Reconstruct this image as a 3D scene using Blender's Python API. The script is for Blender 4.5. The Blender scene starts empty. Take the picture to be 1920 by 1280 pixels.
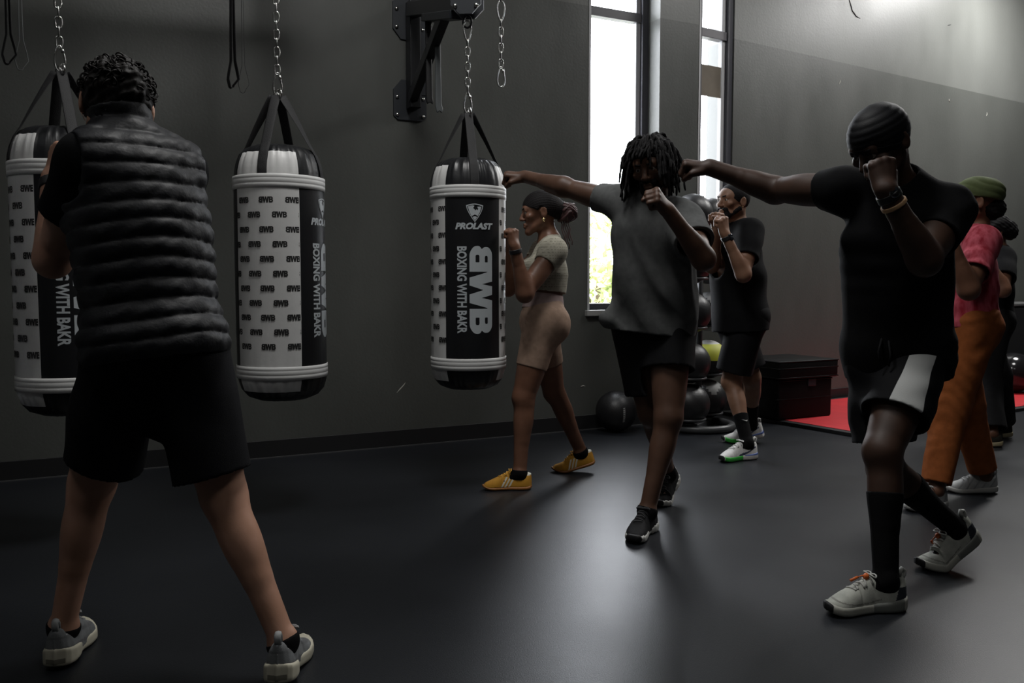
import bpy, bmesh, math, random
import numpy as np
from mathutils import Vector, Matrix
sc = bpy.context.scene
COL = sc.collection
rng = np.random.default_rng(7)
random.seed(7)
# ------------------------------------------------------------------ camera model (1920x1280 frame)
F = 1600.0
TH = math.atan(109 / 1600.0)
CAMZ = 1.10
cT, sT = math.cos(TH), math.sin(TH)
def V(*a): return np.array(a, float)
def nrm(v): v = np.asarray(v, float); return v / (np.linalg.norm(v) + 1e-12)
def ray(px, py):
    u = (px - 960) / F; v = (640 - py) / F
    return V(u, cT + v * sT, -sT + v * cT)
def P(px, py, Y):                      # a pixel at distance Y along the room
    d = ray(px, py); return V(0, 0, CAMZ) + d * (Y / d[1])
def G(px, py, z=0.0):                  # a pixel on the floor
    d = ray(px, py); return V(0, 0, CAMZ) + d * ((z - CAMZ) / d[2])
def proj(p):
    q = np.asarray(p, float) - V(0, 0, CAMZ)
    f = q[1] * cT - q[2] * sT; up = q[1] * sT + q[2] * cT
    return V(960 + F * q[0] / f, 640 - F * up / f)
# ------------------------------------------------------------------ materials
MATS = {}
def mat(name, col, rough=.6, metal=0., bump=0., bscale=200., var=0., vscale=8., sheen=0., spec=.5, coat=0., anis=None, col2=None):
    if name in MATS: return MATS[name]
    m = bpy.data.materials.new(name); m.use_nodes = True
    nt = m.node_tree; b = nt.nodes['Principled BSDF']
    b.inputs['Base Color'].default_value = (*col, 1); b.inputs['Roughness'].default_value = rough
    b.inputs['Metallic'].default_value = metal; b.inputs['Specular IOR Level'].default_value = spec
    if sheen: b.inputs['Sheen Weight'].default_value = sheen
    if coat: b.inputs['Coat Weight'].default_value = coat; b.inputs['Coat Roughness'].default_value = .2
    tc = nt.nodes.new('ShaderNodeTexCoord')
    src = tc.outputs['Object']
    if anis:
        mp = nt.nodes.new('ShaderNodeMapping'); mp.inputs['Scale'].default_value = anis
        nt.links.new(src, mp.inputs['Vector']); src = mp.outputs['Vector']
    if var or col2:
        n = nt.nodes.new('ShaderNodeTexNoise'); n.inputs['Scale'].default_value = vscale; n.inputs['Detail'].default_value = 5
        nt.links.new(src, n.inputs['Vector'])
        r = nt.nodes.new('ShaderNodeValToRGB')
        c2 = col2 if col2 else tuple(min(1, c * (1 + var)) for c in col)
        c1 = col if col2 else tuple(c * (1 - var) for c in col)
        r.color_ramp.elements[0].position = .35; r.color_ramp.elements[1].position = .65
        r.color_ramp.elements[0].color = (*c1, 1); r.color_ramp.elements[1].color = (*c2, 1)
        nt.links.new(n.outputs['Fac'], r.inputs['Fac']); nt.links.new(r.outputs['Color'], b.inputs['Base Color'])
    if bump:
        n = nt.nodes.new('ShaderNodeTexNoise'); n.inputs['Scale'].default_value = bscale; n.inputs['Detail'].default_value = 3
        nt.links.new(src, n.inputs['Vector'])
        bp = nt.nodes.new('ShaderNodeBump'); bp.inputs['Strength'].default_value = bump; bp.inputs['Distance'].default_value = .004
        nt.links.new(n.outputs['Fac'], bp.inputs['Height']); nt.links.new(bp.outputs['Normal'], b.inputs['Normal'])
    MATS[name] = m
    return m
# ------------------------------------------------------------------ objects
def tag(o, label=None, cat=None, group=None, kind=None):
    if label: o['label'] = label
    if cat: o['category'] = cat
    if group: o['group'] = group
    if kind: o['kind'] = kind
    return o
def empty(name, loc, label, cat, group=None):
    o = bpy.data.objects.new(name, None); COL.objects.link(o)
    o.location = [float(c) for c in loc]; o.empty_display_size = .1
    return tag(o, label, cat, group)
def wloc(o):
    p = np.zeros(3)
    while o is not None:
        p = p + np.array(o.location); o = o.parent
    return p
def mesh_obj(name, verts, faces, mats, parent=None, midx=None, smooth=True, base=None, label=None):
    """verts in world space; stored relative to base / the parent"""
    verts = np.asarray(verts, np.float64)
    if base is None: base = wloc(parent) if parent is not None else np.zeros(3)
    me = bpy.data.meshes.new(name)
    v = verts - base
    if isinstance(faces, np.ndarray) and faces.shape[1] == 4:
        me.vertices.add(len(v)); me.vertices.foreach_set('co', v.astype(np.float32).ravel())
        me.loops.add(faces.size); me.loops.foreach_set('vertex_index', faces.astype(np.int32).ravel())
        me.polygons.add(len(faces)); me.polygons.foreach_set('loop_start', np.arange(0, faces.size, 4, dtype=np.int32))
        me.update(calc_edges=True); me.validate()
    else:
        me.from_pydata([tuple(map(float, q)) for q in v], [], [tuple(map(int, f)) for f in faces]); me.update()
    for m in (mats if isinstance(mats, (list, tuple)) else [mats]): me.materials.append(m)
    if midx is not None: me.polygons.foreach_set('material_index', np.asarray(midx, np.int32))
    me.polygons.foreach_set('use_smooth', np.full(len(me.polygons), smooth, bool))
    o = bpy.data.objects.new(name, me); COL.objects.link(o)
    if parent is not None: o.parent = parent
    else: o.location = base
    if label: o['label'] = label
    return o
class MB:
    """collects simple shapes into one mesh"""
    def __init__(s): s.v = []; s.f = []; s.m = []
    def add(s, v, f, m=0):
        n = sum(len(a) for a in s.v); s.v.append(np.asarray(v, float))
        s.f += [tuple(int(i) + n for i in q) for q in f]; s.m += [m] * len(f)
        return s
    def box(s, c, size, ax=None, m=0, bev=0.0):
        """rounded box: centre, full size, axes rows"""
        A = np.eye(3) if ax is None else np.array(ax)
        bm = bmesh.new(); bmesh.ops.create_cube(bm, size=1.0)
        for q in bm.verts: q.co = Vector((q.co.x * size[0], q.co.y * size[1], q.co.z * size[2]))
        if bev > 0: bmesh.ops.bevel(bm, geom=bm.edges[:], offset=bev, segments=3, affect='EDGES', profile=.5)
        bm.verts.index_update()
        v = np.array([q.co[:] for q in bm.verts]) @ A + np.asarray(c, float)
        f = [[q.index for q in p.verts] for p in bm.faces]; bm.free()
        return s.add(v, f, m)
    def tube(s, pts, r, n=10, closed=False, m=0, flat=None):
        """swept tube; flat=(axis, factor) makes a strap"""
        pts = np.asarray(pts, float); N = len(pts)
        rr = np.full(N, r, float) if np.isscalar(r) else np.asarray(r, float)
        if closed: tn = np.roll(pts, -1, 0) - np.roll(pts, 1, 0)
        else:
            tn = np.gradient(pts, axis=0)
        tn = tn / (np.linalg.norm(tn, axis=1, keepdims=True) + 1e-12)
        ref = V(0, 0, 1) if abs(tn[0][2]) < .9 else V(1, 0, 0)
        fa = None
        if flat is not None:
            fa = np.asarray(flat[0], float); fa = np.tile(fa, (N, 1)) if fa.ndim == 1 else fa; ref = fa[0]
        u = nrm(ref - tn[0] * np.dot(ref, tn[0])); vs = []
        for i in range(N):
            if flat is not None: u = nrm(fa[i] - tn[i] * np.dot(fa[i], tn[i]))
            else: u = nrm(u - tn[i] * np.dot(u, tn[i]))
            w = np.cross(tn[i], u)
            for k in range(n):
                a = 2 * math.pi * k / n
                fu = flat[1] if flat is not None else 1.
                vs.append(pts[i] + rr[i] * (math.cos(a) * u * fu + math.sin(a) * w))
        fs = []
        for i in range(N if closed else N - 1):
            j = (i + 1) % N
            for k in range(n):
                fs.append((i * n + k, i * n + (k + 1) % n, j * n + (k + 1) % n, j * n + k))
        if not closed: fs += [tuple(range(n))[::-1], tuple((N - 1) * n + k for k in range(n))]
        return s.add(vs, fs, m)
    def lathe(s, prof, c, n=32, axis=(0, 0, 1), m=0, mfun=None, cap=True):
        """prof: list of (radius, height) along axis from point c"""
        ax = nrm(axis); ref = V(1, 0, 0) if abs(ax[0]) < .9 else V(0, 1, 0)
        u = nrm(ref - ax * np.dot(ref, ax)); w = np.cross(ax, u); vs = []; c = np.asarray(c, float)
        for r, h in prof:
            for k in range(n):
                a = 2 * math.pi * k / n; vs.append(c + ax * h + r * (math.cos(a) * u + math.sin(a) * w))
        fs = []; N = len(prof)
        for i in range(N - 1):
            for k in range(n): fs.append((i * n + k, i * n + (k + 1) % n, (i + 1) * n + (k + 1) % n, (i + 1) * n + k))
        if cap: fs += [tuple(range(n))[::-1], tuple((N - 1) * n + k for k in range(n))]
        return s.add(vs, fs, m)
    def sphere(s, c, r, n=24, m=0, sc3=(1, 1, 1)):
        prof = []
        vs = []; fs = []; c = np.asarray(c, float)
        for i in range(1, n // 2):
            t = math.pi * i / (n // 2)
            for k in range(n):
                a = 2 * math.pi * k / n
                vs.append(c + r * V(sc3[0] * math.sin(t) * math.cos(a), sc3[1] * math.sin(t) * math.sin(a), sc3[2] * math.cos(t)))
        R = n // 2 - 1
        for i in range(R - 1):
            for k in range(n): fs.append((i * n + k, (i + 1) * n + k, (i + 1) * n + (k + 1) % n, i * n + (k + 1) % n))
        t0 = len(vs); vs += [c + V(0, 0, r * sc3[2]), c - V(0, 0, r * sc3[2])]
        for k in range(n):
            fs.append((t0, k, (k + 1) % n)); fs.append((t0 + 1, (R - 1) * n + (k + 1) % n, (R - 1) * n + k))
        return s.add(vs, fs, m)
    def prism(s, poly, a, b, m=0):
        """polygon (list of 3d points) extruded from offset a to offset b (3d vectors)"""
        p = np.asarray(poly, float); n = len(p)
        v = np.vstack([p + np.asarray(a, float), p + np.asarray(b, float)])
        f = [tuple(range(n))[::-1], tuple(range(n, 2 * n))] + [(i, (i + 1) % n, n + (i + 1) % n, n + i) for i in range(n)]
        return s.add(v, f, m)
    def build(s, name, mats, parent=None, smooth=False, base=None, label=None, bevel=0., autosm=None):
        o = mesh_obj(name, np.vstack(s.v), s.f, mats, parent, s.m, smooth, base, label)
        if bevel:
            md = o.modifiers.new('bevel', 'BEVEL'); md.width = bevel; md.segments = 2; md.limit_method = 'ANGLE'
        return o
def fixn(o):
    bm = bmesh.new(); bm.from_mesh(o.data); bmesh.ops.recalc_face_normals(bm, faces=bm.faces[:]); bm.to_mesh(o.data); bm.free(); return o
# ------------------------------------------------------------------ distance-field sculpting
def smin(a, b, k):
    if k <= 0: return np.minimum(a, b)
    h = np.maximum(k - np.abs(a - b), 0) / k
    return np.minimum(a, b) - h * h * k * .25
def smax(a, b, k): return -smin(-a, -b, k)
class Prim: pass
def cone(a, b, ra, rb=None, k=.02, op='u', bulge=0., n=None, s=1., planes=None):
    p = Prim(); rb = ra if rb is None else rb
    a = np.asarray(a, float); b = np.asarray(b, float); p.op = op; p.k = k
    R = max(ra, rb) + max(bulge, 0); R *= max(1., s)
    p.lo = np.minimum(a, b) - R; p.hi = np.maximum(a, b) + R
    ba = b - a
    if n is not None: n = nrm(n)
    def tr(d0, d1, d2):
        if n is None or s == 1.: return d0, d1, d2
        g = (1 / s - 1) * (d0 * n[0] + d1 * n[1] + d2 * n[2])
        return d0 + g * n[0], d1 + g * n[1], d2 + g * n[2]
    bb = tr(*ba); L2 = bb[0] ** 2 + bb[1] ** 2 + bb[2] ** 2 + 1e-12
    def ev(x, y, z):
        d0, d1, d2 = tr(x - a[0], y - a[1], z - a[2])
        h = np.clip((d0 * bb[0] + d1 * bb[1] + d2 * bb[2]) / L2, 0, 1)
        q0 = d0 - h * bb[0]; q1 = d1 - h * bb[1]; q2 = d2 - h * bb[2]
        l = np.sqrt(q0 * q0 + q1 * q1 + q2 * q2) + 1e-9
        r = ra + (rb - ra) * h
        if bulge: r = r + bulge * np.sin(math.pi * h)
        d = l - r
        if n is not None and s != 1.:
            un = (q0 * n[0] + q1 * n[1] + q2 * n[2]) / l; un = un * un
            d = d / np.sqrt(1 - un + un / (s * s))
        if planes:
            for o, pn in planes: d = np.maximum(d, (x - o[0]) * pn[0] + (y - o[1]) * pn[1] + (z - o[2]) * pn[2])
        return d
    p.ev = ev
    return p
def ell(c, r, R=None, k=.02, op='u'):
    """R: rows are the local axes"""
    p = Prim(); c = np.asarray(c, float); r = np.asarray(r, float); R = np.eye(3) if R is None else np.asarray(R, float)
    m = np.sqrt(((R * r[:, None]) ** 2).sum(0)); p.lo = c - m; p.hi = c + m; p.op = op; p.k = k
    def ev(x, y, z):
        d0 = x - c[0]; d1 = y - c[1]; d2 = z - c[2]; k0 = 0; k1 = 0
        for i in range(3):
            q = (d0 * R[i][0] + d1 * R[i][1] + d2 * R[i][2]) / r[i]
            k0 = k0 + q * q; k1 = k1 + (q / r[i]) ** 2
        k0 = np.sqrt(k0); k1 = np.sqrt(k1) + 1e-9
        return k0 * (k0 - 1) / k1
    p.ev = ev
    return p
def cutter(o, d, R, L=.3, k=.0, ra=None):
    """removes what lies beyond the plane through o along d, within radius R"""
    d = nrm(d); o = np.asarray(o, float)
    return cone(o, o + d * L, R, R, k=k, op='s', planes=[(o, -d)])
class Field:
    CAP = .06
    def __init__(s, prims, vox, pad=.012):
        us = [p for p in prims if p.op == 'u']
        s.vox = vox
        lo = np.min([p.lo for p in us], 0) - pad - 3 * vox; hi = np.max([p.hi for p in us], 0) + pad + 3 * vox
        n = np.ceil((hi - lo) / vox).astype(int) + 1
        s.lo = lo; s.n = n; s.g = np.full(n, s.CAP, np.float32)
        s.ax = [(lo[i] + vox * np.arange(n[i])).astype(np.float32) for i in range(3)]
        s.apply(prims)
    def apply(s, prims):
        for p in prims:
            m = p.k + 3 * s.vox + .012
            i0 = np.maximum(((p.lo - m - s.lo) / s.vox).astype(int), 0)
            i1 = np.minimum(((p.hi + m - s.lo) / s.vox).astype(int) + 2, s.n)
            if np.any(i1 <= i0): continue
            sl = tuple(slice(i0[i], i1[i]) for i in range(3))
            x = s.ax[0][sl[0]][:, None, None]; y = s.ax[1][sl[1]][None, :, None]; z = s.ax[2][sl[2]][None, None, :]
            d = p.ev(x, y, z).astype(np.float32)
            g = s.g[sl]
            if p.op == 'u': s.g[sl] = smin(g, d, p.k)
            elif p.op == 's': s.g[sl] = smax(g, -d, p.k)
        return s
    def disp(s, fn, band=.035):
        ix = np.nonzero(np.abs(s.g) < band)
        s.g[ix] += fn(s.ax[0][ix[0]], s.ax[1][ix[1]], s.ax[2][ix[2]]).astype(np.float32)
        return s
    def shell(s, t):
        s.g = np.maximum(s.g, -(s.g + t)); return s
    def plane(s, o, n):
        """keep the side where (p-o).n < 0"""
        n = nrm(n)
        d = ((s.ax[0] - o[0]) * n[0])[:, None, None] + ((s.ax[1] - o[1]) * n[1])[None, :, None] + ((s.ax[2] - o[2]) * n[2])[None, None, :]
        s.g = np.maximum(s.g, d.astype(np.float32)); return s
    def mesh(s, smooth=2):
        g = s.g; ins = g < 0
        ins[0] = ins[-1] = False; ins[:, 0] = ins[:, -1] = False; ins[:, :, 0] = ins[:, :, -1] = False
        c = np.zeros(np.array(g.shape) - 1, np.uint8)
        CO = [(i, j, k) for i in (0, 1) for j in (0, 1) for k in (0, 1)]
        N = g.shape
        for i, j, k in CO: c += ins[i:N[0] - 1 + i, j:N[1] - 1 + j, k:N[2] - 1 + k]
        act = (c > 0) & (c < 8); ii = np.argwhere(act)
        idx = np.full(act.shape, -1, np.int32); idx[act] = np.arange(len(ii), dtype=np.int32)
        acc = np.zeros((len(ii), 3)); cnt = np.zeros(len(ii))
        vals = {}; inn = {}
        for q in CO:
            t = (ii[:, 0] + q[0], ii[:, 1] + q[1], ii[:, 2] + q[2]); vals[q] = g[t].astype(np.float64); inn[q] = ins[t]
        for q in CO:
            for a in range(3):
                if q[a] == 0:
                    w = list(q); w[a] = 1; w = tuple(w)
                    m = inn[q] != inn[w]
                    den = vals[q] - vals[w]; den = np.where(np.abs(den) < 1e-9, 1e-9, den)
                    t = np.clip(vals[q] / den, 0, 1)
                    pos = np.array(q, float)[None].repeat(len(ii), 0); pos[:, a] += t
                    acc[m] += pos[m]; cnt[m] += 1
        v = s.lo + s.vox * (ii + acc / np.maximum(cnt, 1)[:, None])
        fs = []
        for a in range(3):
            b, cc = (a + 1) % 3, (a + 2) % 3
            s0 = [slice(1, -1)] * 3; s1 = [slice(1, -1)] * 3
            s0[a] = slice(0, -1); s1[a] = slice(1, None)
            A = ins[tuple(s0)]; m = A != ins[tuple(s1)]
            e = np.argwhere(m); fl = A[m]
            off = np.array([1, 1, 1]); off[a] = 0; e = e + off
            eb = np.zeros(3, int); eb[b] = 1; ec = np.zeros(3, int); ec[cc] = 1
            q = [e - eb - ec, e - ec, e, e - eb]
            q = np.stack([idx[t[:, 0], t[:, 1], t[:, 2]] for t in q], 1)
            q[~fl] = q[~fl][:, ::-1]
            fs.append(q)
        f = np.vstack(fs); f = f[(f >= 0).all(1)]
        for it in range(smooth):
            for lam in (.5, -.52): v = lapl(v, f, lam)
        if smooth: v = lapl(v, f, .35)
        return v, f
def lapl(v, f, lam):
    e = np.vstack([f[:, [0, 1]], f[:, [1, 2]], f[:, [2, 3]], f[:, [3, 0]]])
    n = len(v); cnt = np.bincount(e[:, 0], minlength=n) + np.bincount(e[:, 1], minlength=n)
    out = np.empty_like(v)
    for i in range(3):
        out[:, i] = np.bincount(e[:, 0], v[e[:, 1], i], n) + np.bincount(e[:, 1], v[e[:, 0], i], n)
    out /= np.maximum(cnt, 1)[:, None]
    return v + lam * (out - v)
def fcent(v, f): return v[f].mean(1)
def sdf_obj(name, fld, mats, parent, smooth=2, mfun=None, label=None):
    v, f = fld.mesh(smooth)
    midx = None if mfun is None else mfun(fcent(v, f))
    return mesh_obj(name, v, f, mats, parent, midx, True, label=label)
def wavy(amp, freq, direc, warp=1.5, wfreq=5., seed=0, p=1.):
    """cloth folds: ridges running across `direc`"""
    r = np.random.default_rng(seed); d = nrm(direc); ph = r.uniform(0, 6, 8); w = [nrm(r.normal(size=3)) for _ in range(3)]
    def fn(x, y, z):
        wa = sum(np.sin(wfreq * (k + 1) * .7 * (x * w[k][0] + y * w[k][1] + z * w[k][2]) + ph[k]) for k in range(3))
        t = np.sin(freq * (x * d[0] + y * d[1] + z * d[2]) + warp * wa + ph[4])
        env = .5 + .5 * np.sin(wfreq * 1.3 * (x * w[1][0] + y * w[2][1] + z * w[0][2]) + ph[5])
        return -amp * env * (np.sign(t) * np.abs(t) ** p)
    return fn
def crease(a, b, A, w):
    a = np.asarray(a, float); ba = np.asarray(b, float) - a; L2 = ba @ ba
    def fn(x, y, z):
        d0 = x - a[0]; d1 = y - a[1]; d2 = z - a[2]
        h = np.clip((d0 * ba[0] + d1 * ba[1] + d2 * ba[2]) / L2, 0, 1)
        q = (d0 - h * ba[0]) ** 2 + (d1 - h * ba[1]) ** 2 + (d2 - h * ba[2]) ** 2
        return -A * np.exp(-q / (w * w)) * (.3 + .7 * np.sin(math.pi * np.clip(h, .05, .95)))
    return fn
SKY = 16.0; EXPO = 0.0
LAMPS = [(-2.2, 1.0, 10, (1, .99, .97), 'over the left foreground'), (1.2, .8, 14, (1, .99, .97), 'over the camera side'), (3.4, 5.8, 66, (1, .99, .97), 'over the right foreground'), (5.4, 8.2, 180, (1, .99, .97), 'near the red mat'), (-.1, 3.1, 68, (1, .99, .97), 'over the middle of the room')]
# ------------------------------------------------------------------ shoes
XT = .215; XB = .125                    # toe tip and ball of the foot, metres along a shoe whose ankle is at 0
_wx = [-.090, -.072, -.066, -.055, -.03, 0, .05, .10, .14, .172, .195, .208, .216, .235]
_wy = [-.03, .0, .018, .029, .036, .037, .036, .043, .048, .043, .032, .02, .0, -.03]
_cx = [0, 0, 0, 0, 0, 0, .003, .002, -.002, -.008, -.012, -.014, -.015, -.015]
def s_w(x): return np.interp(x, _wx, _wy)
def s_c(x): return -np.interp(x, _wx, _cx)
class FnPrim(Prim):
    def __init__(s, fn, lo, hi, op='u', k=.0): s.ev = fn; s.lo = V(*lo); s.hi = V(*hi); s.op = op; s.k = k
SHOES = {}
def shoe_parts(st):
    key = st['name']
    if key in SHOES: return SHOES[key]
    h = st.get('sole_h', .03); top = st.get('top', 1.); out = []
    def spring(x): return .9 * np.maximum(x - .14, 0) ** 2 * 4 + .6 * np.maximum(-.035 - x, 0) ** 2 * 6
    def solef(x, y, z):
        w = s_w(x) + .002 + .0065 * np.clip((.07 - x) / .07, 0, 1) - st.get('waist', .0) * np.exp(-((x - .045) / .03) ** 2)
        d = (np.abs(y - s_c(x)) - w) * .8
        hh = h * (1.0 + st.get('heel_up', .25) * np.clip((.06 - x) / .12, 0, 1)) * np.interp(x, [.15, .21], [1, .8])
        z0 = spring(x)
        lug = st.get('lug', 0.)
        if lug: z0 = z0 + lug * (np.sin(x * 230) > .3)
        dz = np.abs(z - z0 - hh / 2) - hh / 2
        return smax(d, dz, .012)
    def upf(x, y, z):
        w = s_w(x) - .001; z0 = .012 + 0 * x
        t = np.interp(x, [-.072, -.05, -.02, .01, .04, .065, .10, .135, .165, .195, .214],
                      [.100 * top, .108 * top, .098 * top, .104 * top, .113 * top, .104, .084, .067, .055, .043, .02])
        lean = np.interp(x, [-.02, .06, .1], [.42, .5, 0.])
        hh = np.clip((z - z0) / (t - z0), 0, 1.2)
        w2 = (w + .004 * np.clip((.05 - x) / .05, 0, 1)) * (1 - np.interp(x, [.01, .06, .1], [.06, .22, .30]) * hh ** 2 * (x < .1))
        q = (np.abs((y - s_c(x)) / np.maximum(w2, 1e-3)) ** 2.6 + np.abs((z - z0) / np.maximum(t - z0, 1e-3)) ** 2.6) ** (1 / 2.6)
        return (q - 1) * np.minimum(np.maximum(w2, .004), .035)
    lo, hi = (-.085, -.065, -.01), (.23, .065, .14)
    fs = Field([FnPrim(solef, lo, hi)], .0035); v, f = fs.mesh(2)
    m = None if 'sole_fn' not in st else st['sole_fn'](fcent(v, f))
    sole = (v, f, st['sole'], m)
    fu = Field([FnPrim(upf, lo, hi)], .003)
    fu.g[:, :, fu.ax[2] < .02] = np.maximum(fu.g[:, :, fu.ax[2] < .02], .0)
    fu.apply([cone(V(-.014, 0, .075), V(-.002, 0, .19), .029, .030, k=.006, op='s', planes=[(V(0, 0, .060), V(0, 0, -1))]), cone(V(.016, 0, .085), V(.028, 0, .19), .026, .028, k=.006, op='s', planes=[(V(0, 0, .066), V(0, 0, -1))]), FnPrim(lambda x, y, z: np.maximum((np.abs(x + .012) - .028) * .8, .083 + 9 * (x + .012) ** 2 - z + 0 * y), (-.06, -.06, .07), (.05, .06, .14), 's', .012)])
    if st.get('fold'): fu.disp(st['fold'])
    v, f = fu.mesh(2)
    m = None if 'up_fn' not in st else st['up_fn'](fcent(v, f))
    upper = (v, f, st['upper'], m)
    # laces across the throat
    mb = MB(); n = st.get('nlace', 5)
    def surf(x, y):
        zz = np.linspace(.13, .02, 120); d = upf(np.full(120, x), np.full(120, y), zz); i = np.argmax(d < 0)
        return zz[i] + .0015
    for i in range(n):
        x = .058 + i * .058 / (n - 1) if n > 1 else .08; pts = []
        for u in np.linspace(-1, 1, 9):
            xx = x + .004 * u * (1 if i % 2 else -1); yy = u * .020; pts.append((xx, yy, surf(xx, yy)))
        mb.tube(pts, .0033, 6)
    pts = [(.052 + .008 * math.sin(t), .016 * math.cos(t) * (1 if k else -1) + (.014 if k else -.014), surf(.05, .0) + .004 + .006 * abs(math.sin(t))) for k in (0, 1) for t in np.linspace(0, 2 * math.pi, 12)]
    mb.tube(pts[:12], .0025, 6); mb.tube(pts[12:], .0025, 6)
    lace = (np.vstack(mb.v), mb.f, st['lace'], None)
    # heel tab
    tab = None
    if st.get('tab'):
        mb = MB(); mb.tube([(-.058, 0, .095), (-.066, 0, .11), (-.068, 0, .124), (-.060, 0, .13), (-.052, 0, .122), (-.05, 0, .105)], .006, 8, flat=((0, 1, 0), 1.6))
        tab = (np.vstack(mb.v), mb.f, st['tab'], None)
    SHOES[key] = (upper, sole, lace, tab, surf)
    return SHOES[key]
class Foot:
    def __init__(s, toe, heading, pitch, scale, side):
        s.toe = np.asarray(toe, float); s.h = nrm(V(heading[0], heading[1], 0)); s.l = np.cross(V(0, 0, 1), s.h)
        s.p = math.radians(pitch); s.sc = scale; s.side = side
        s.ankle = s.xf(V(0, 0, .098))
    def xf(s, v):
        v = np.atleast_2d(np.asarray(v, float)); x, y, z = v[:, 0], v[:, 1], v[:, 2]
        t = np.clip((XB + .03 - x) / .06, 0, 1); t = t * t * (3 - 2 * t); a = s.p * t
        dx = x - XB
        nx = XB + dx * np.cos(a) + z * np.sin(a); nz = -dx * np.sin(a) + z * np.cos(a)
        y = y * (1 if s.side == 'L' else -1)
        o = s.toe + s.sc * ((nx - XT)[:, None] * s.h + y[:, None] * s.l + nz[:, None] * V(0, 0, 1))
        return o[0] if len(o) == 1 else o
    def build(s, st, parent):
        up, so, la, tab, _ = shoe_parts(st)
        def put(nm, part, par, label=None):
            v, f, m, mi = part; w = s.xf(v)
            if s.side == 'R': f = f[:, ::-1].copy() if isinstance(f, np.ndarray) else [q[::-1] for q in f]
            return mesh_obj(nm, w, f, m, par, mi, True, label=label)
        u = put('shoe', up, parent, st['label']); put('sole', so, u); put('laces', la, u)
        if tab: put('heel_tab', tab, u)
        if 'extra' in st: st['extra'](s, u)
        return u
# ------------------------------------------------------------------ figures
class Fig: pass
def figure(c):
    """c: dict describing one person; joints are worked out here"""
    f = Fig(); f.c = c; H = c['H']; s = H / 1.75; f.s = s; f.H = H
    f.up0 = V(0, 0, 1)
    f.pel = P(*c['pelvis']); f.plat = nrm(V(*c['plat'])); f.pfwd = nrm(np.cross(f.plat, V(0, 0, 1)))
    hw = c.get('hipw', .083) * s
    f.hip = {'L': f.pel + f.plat * hw, 'R': f.pel - f.plat * hw}
    f.sh = {'L': P(*c['shL']), 'R': P(*c['shR'])}
    mid = (f.sh['L'] + f.sh['R']) / 2; f.mid = mid
    f.lat = nrm(f.sh['L'] - f.sh['R']); f.up = nrm(mid - f.pel); f.fwd = nrm(np.cross(f.lat, f.up))
    f.spine_off = c.get('hunch', 0.) * f.fwd
    f.hfwd = nrm(V(*c['look'])); hu = V(*c.get('hup', (0, 0, 1))); f.hleft = nrm(np.cross(hu, f.hfwd)); f.hup = np.cross(f.hfwd, f.hleft)
    f.head = P(*c['head'])
    f.neck = mid + f.up * .035 * s + c.get('neck_off', 0) * f.fwd
    f.foot = {}; f.knee = {}; f.ank = {}; f.el = {}; f.wr = {}
    T, S, UA, FA = .245 * H, .235 * H, .183 * H, .150 * H
    for k in 'LR':
        t = c['toe' + k]
        f.foot[k] = Foot(G(*t[:2]), t[2], t[3], c.get('shoe_s', 1.) * s / 1., k)
        f.ank[k] = f.foot[k].ankle
        f.knee[k] = f.ik(f.hip[k], f.ank[k], T, S, c['knee' + k], 'leg' + k) if False else ik(f.hip[k], f.ank[k], T, S, c['knee' + k], c['name'] + ' leg' + k)
        f.wr[k] = P(*c['wr' + k])
        f.el[k] = ik(f.sh[k], f.wr[k], UA, FA, c['el' + k], c['name'] + ' arm' + k)
    f.root = empty('person', V(*( (f.ank['L'] + f.ank['R']) / 2)[:2], 0), c['label'], 'person', c.get('group'))
    return f
def ik(a, b, l1, l2, px, name):
    d = np.linalg.norm(b - a); w = (b - a) / d; tot = l1 + l2
    if d > tot * .995:
        print('IK stretch', name, round(d / tot, 3)); kf = d / (tot * .995); l1 *= kf; l2 *= kf
    if d < abs(l1 - l2) * 1.02: print('IK short', name)
    x = (l1 * l1 - l2 * l2 + d * d) / (2 * d); r = math.sqrt(max(l1 * l1 - x * x, 0))
    u = nrm(np.cross(w, V(0.3, .2, 1))); v = np.cross(w, u)
    best = None
    for t in np.linspace(0, 2 * math.pi, 240, endpoint=False):
        q = a + w * x + r * (math.cos(t) * u + math.sin(t) * v); e = np.linalg.norm(proj(q) - V(*px[:2]))
        if len(px) > 2: e -= px[2] * (q[1] - a[1]) * 40        # prefer farther (+) or nearer (-)
        if best is None or e < best[0]: best = (e, q)
    e = np.linalg.norm(proj(best[1]) - V(*px[:2]))
    print('IK', name, 'knee/elbow miss px', round(e, 1), 'Y', round(best[1][1], 2), 'straight', round(d / tot, 2))
    return best[1]
def lerp(a, b, t): return a + (b - a) * t
def ecc(a, b, ra, rb, ta, o, n, k=.04):
    """elliptical body section: lateral radius, depth radius ta, grown by o"""
    R = (ra + rb) / 2
    return cone(a, b, ra + o, rb + o, n=n, s=(ta + o) / (R + o), k=k)
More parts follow.
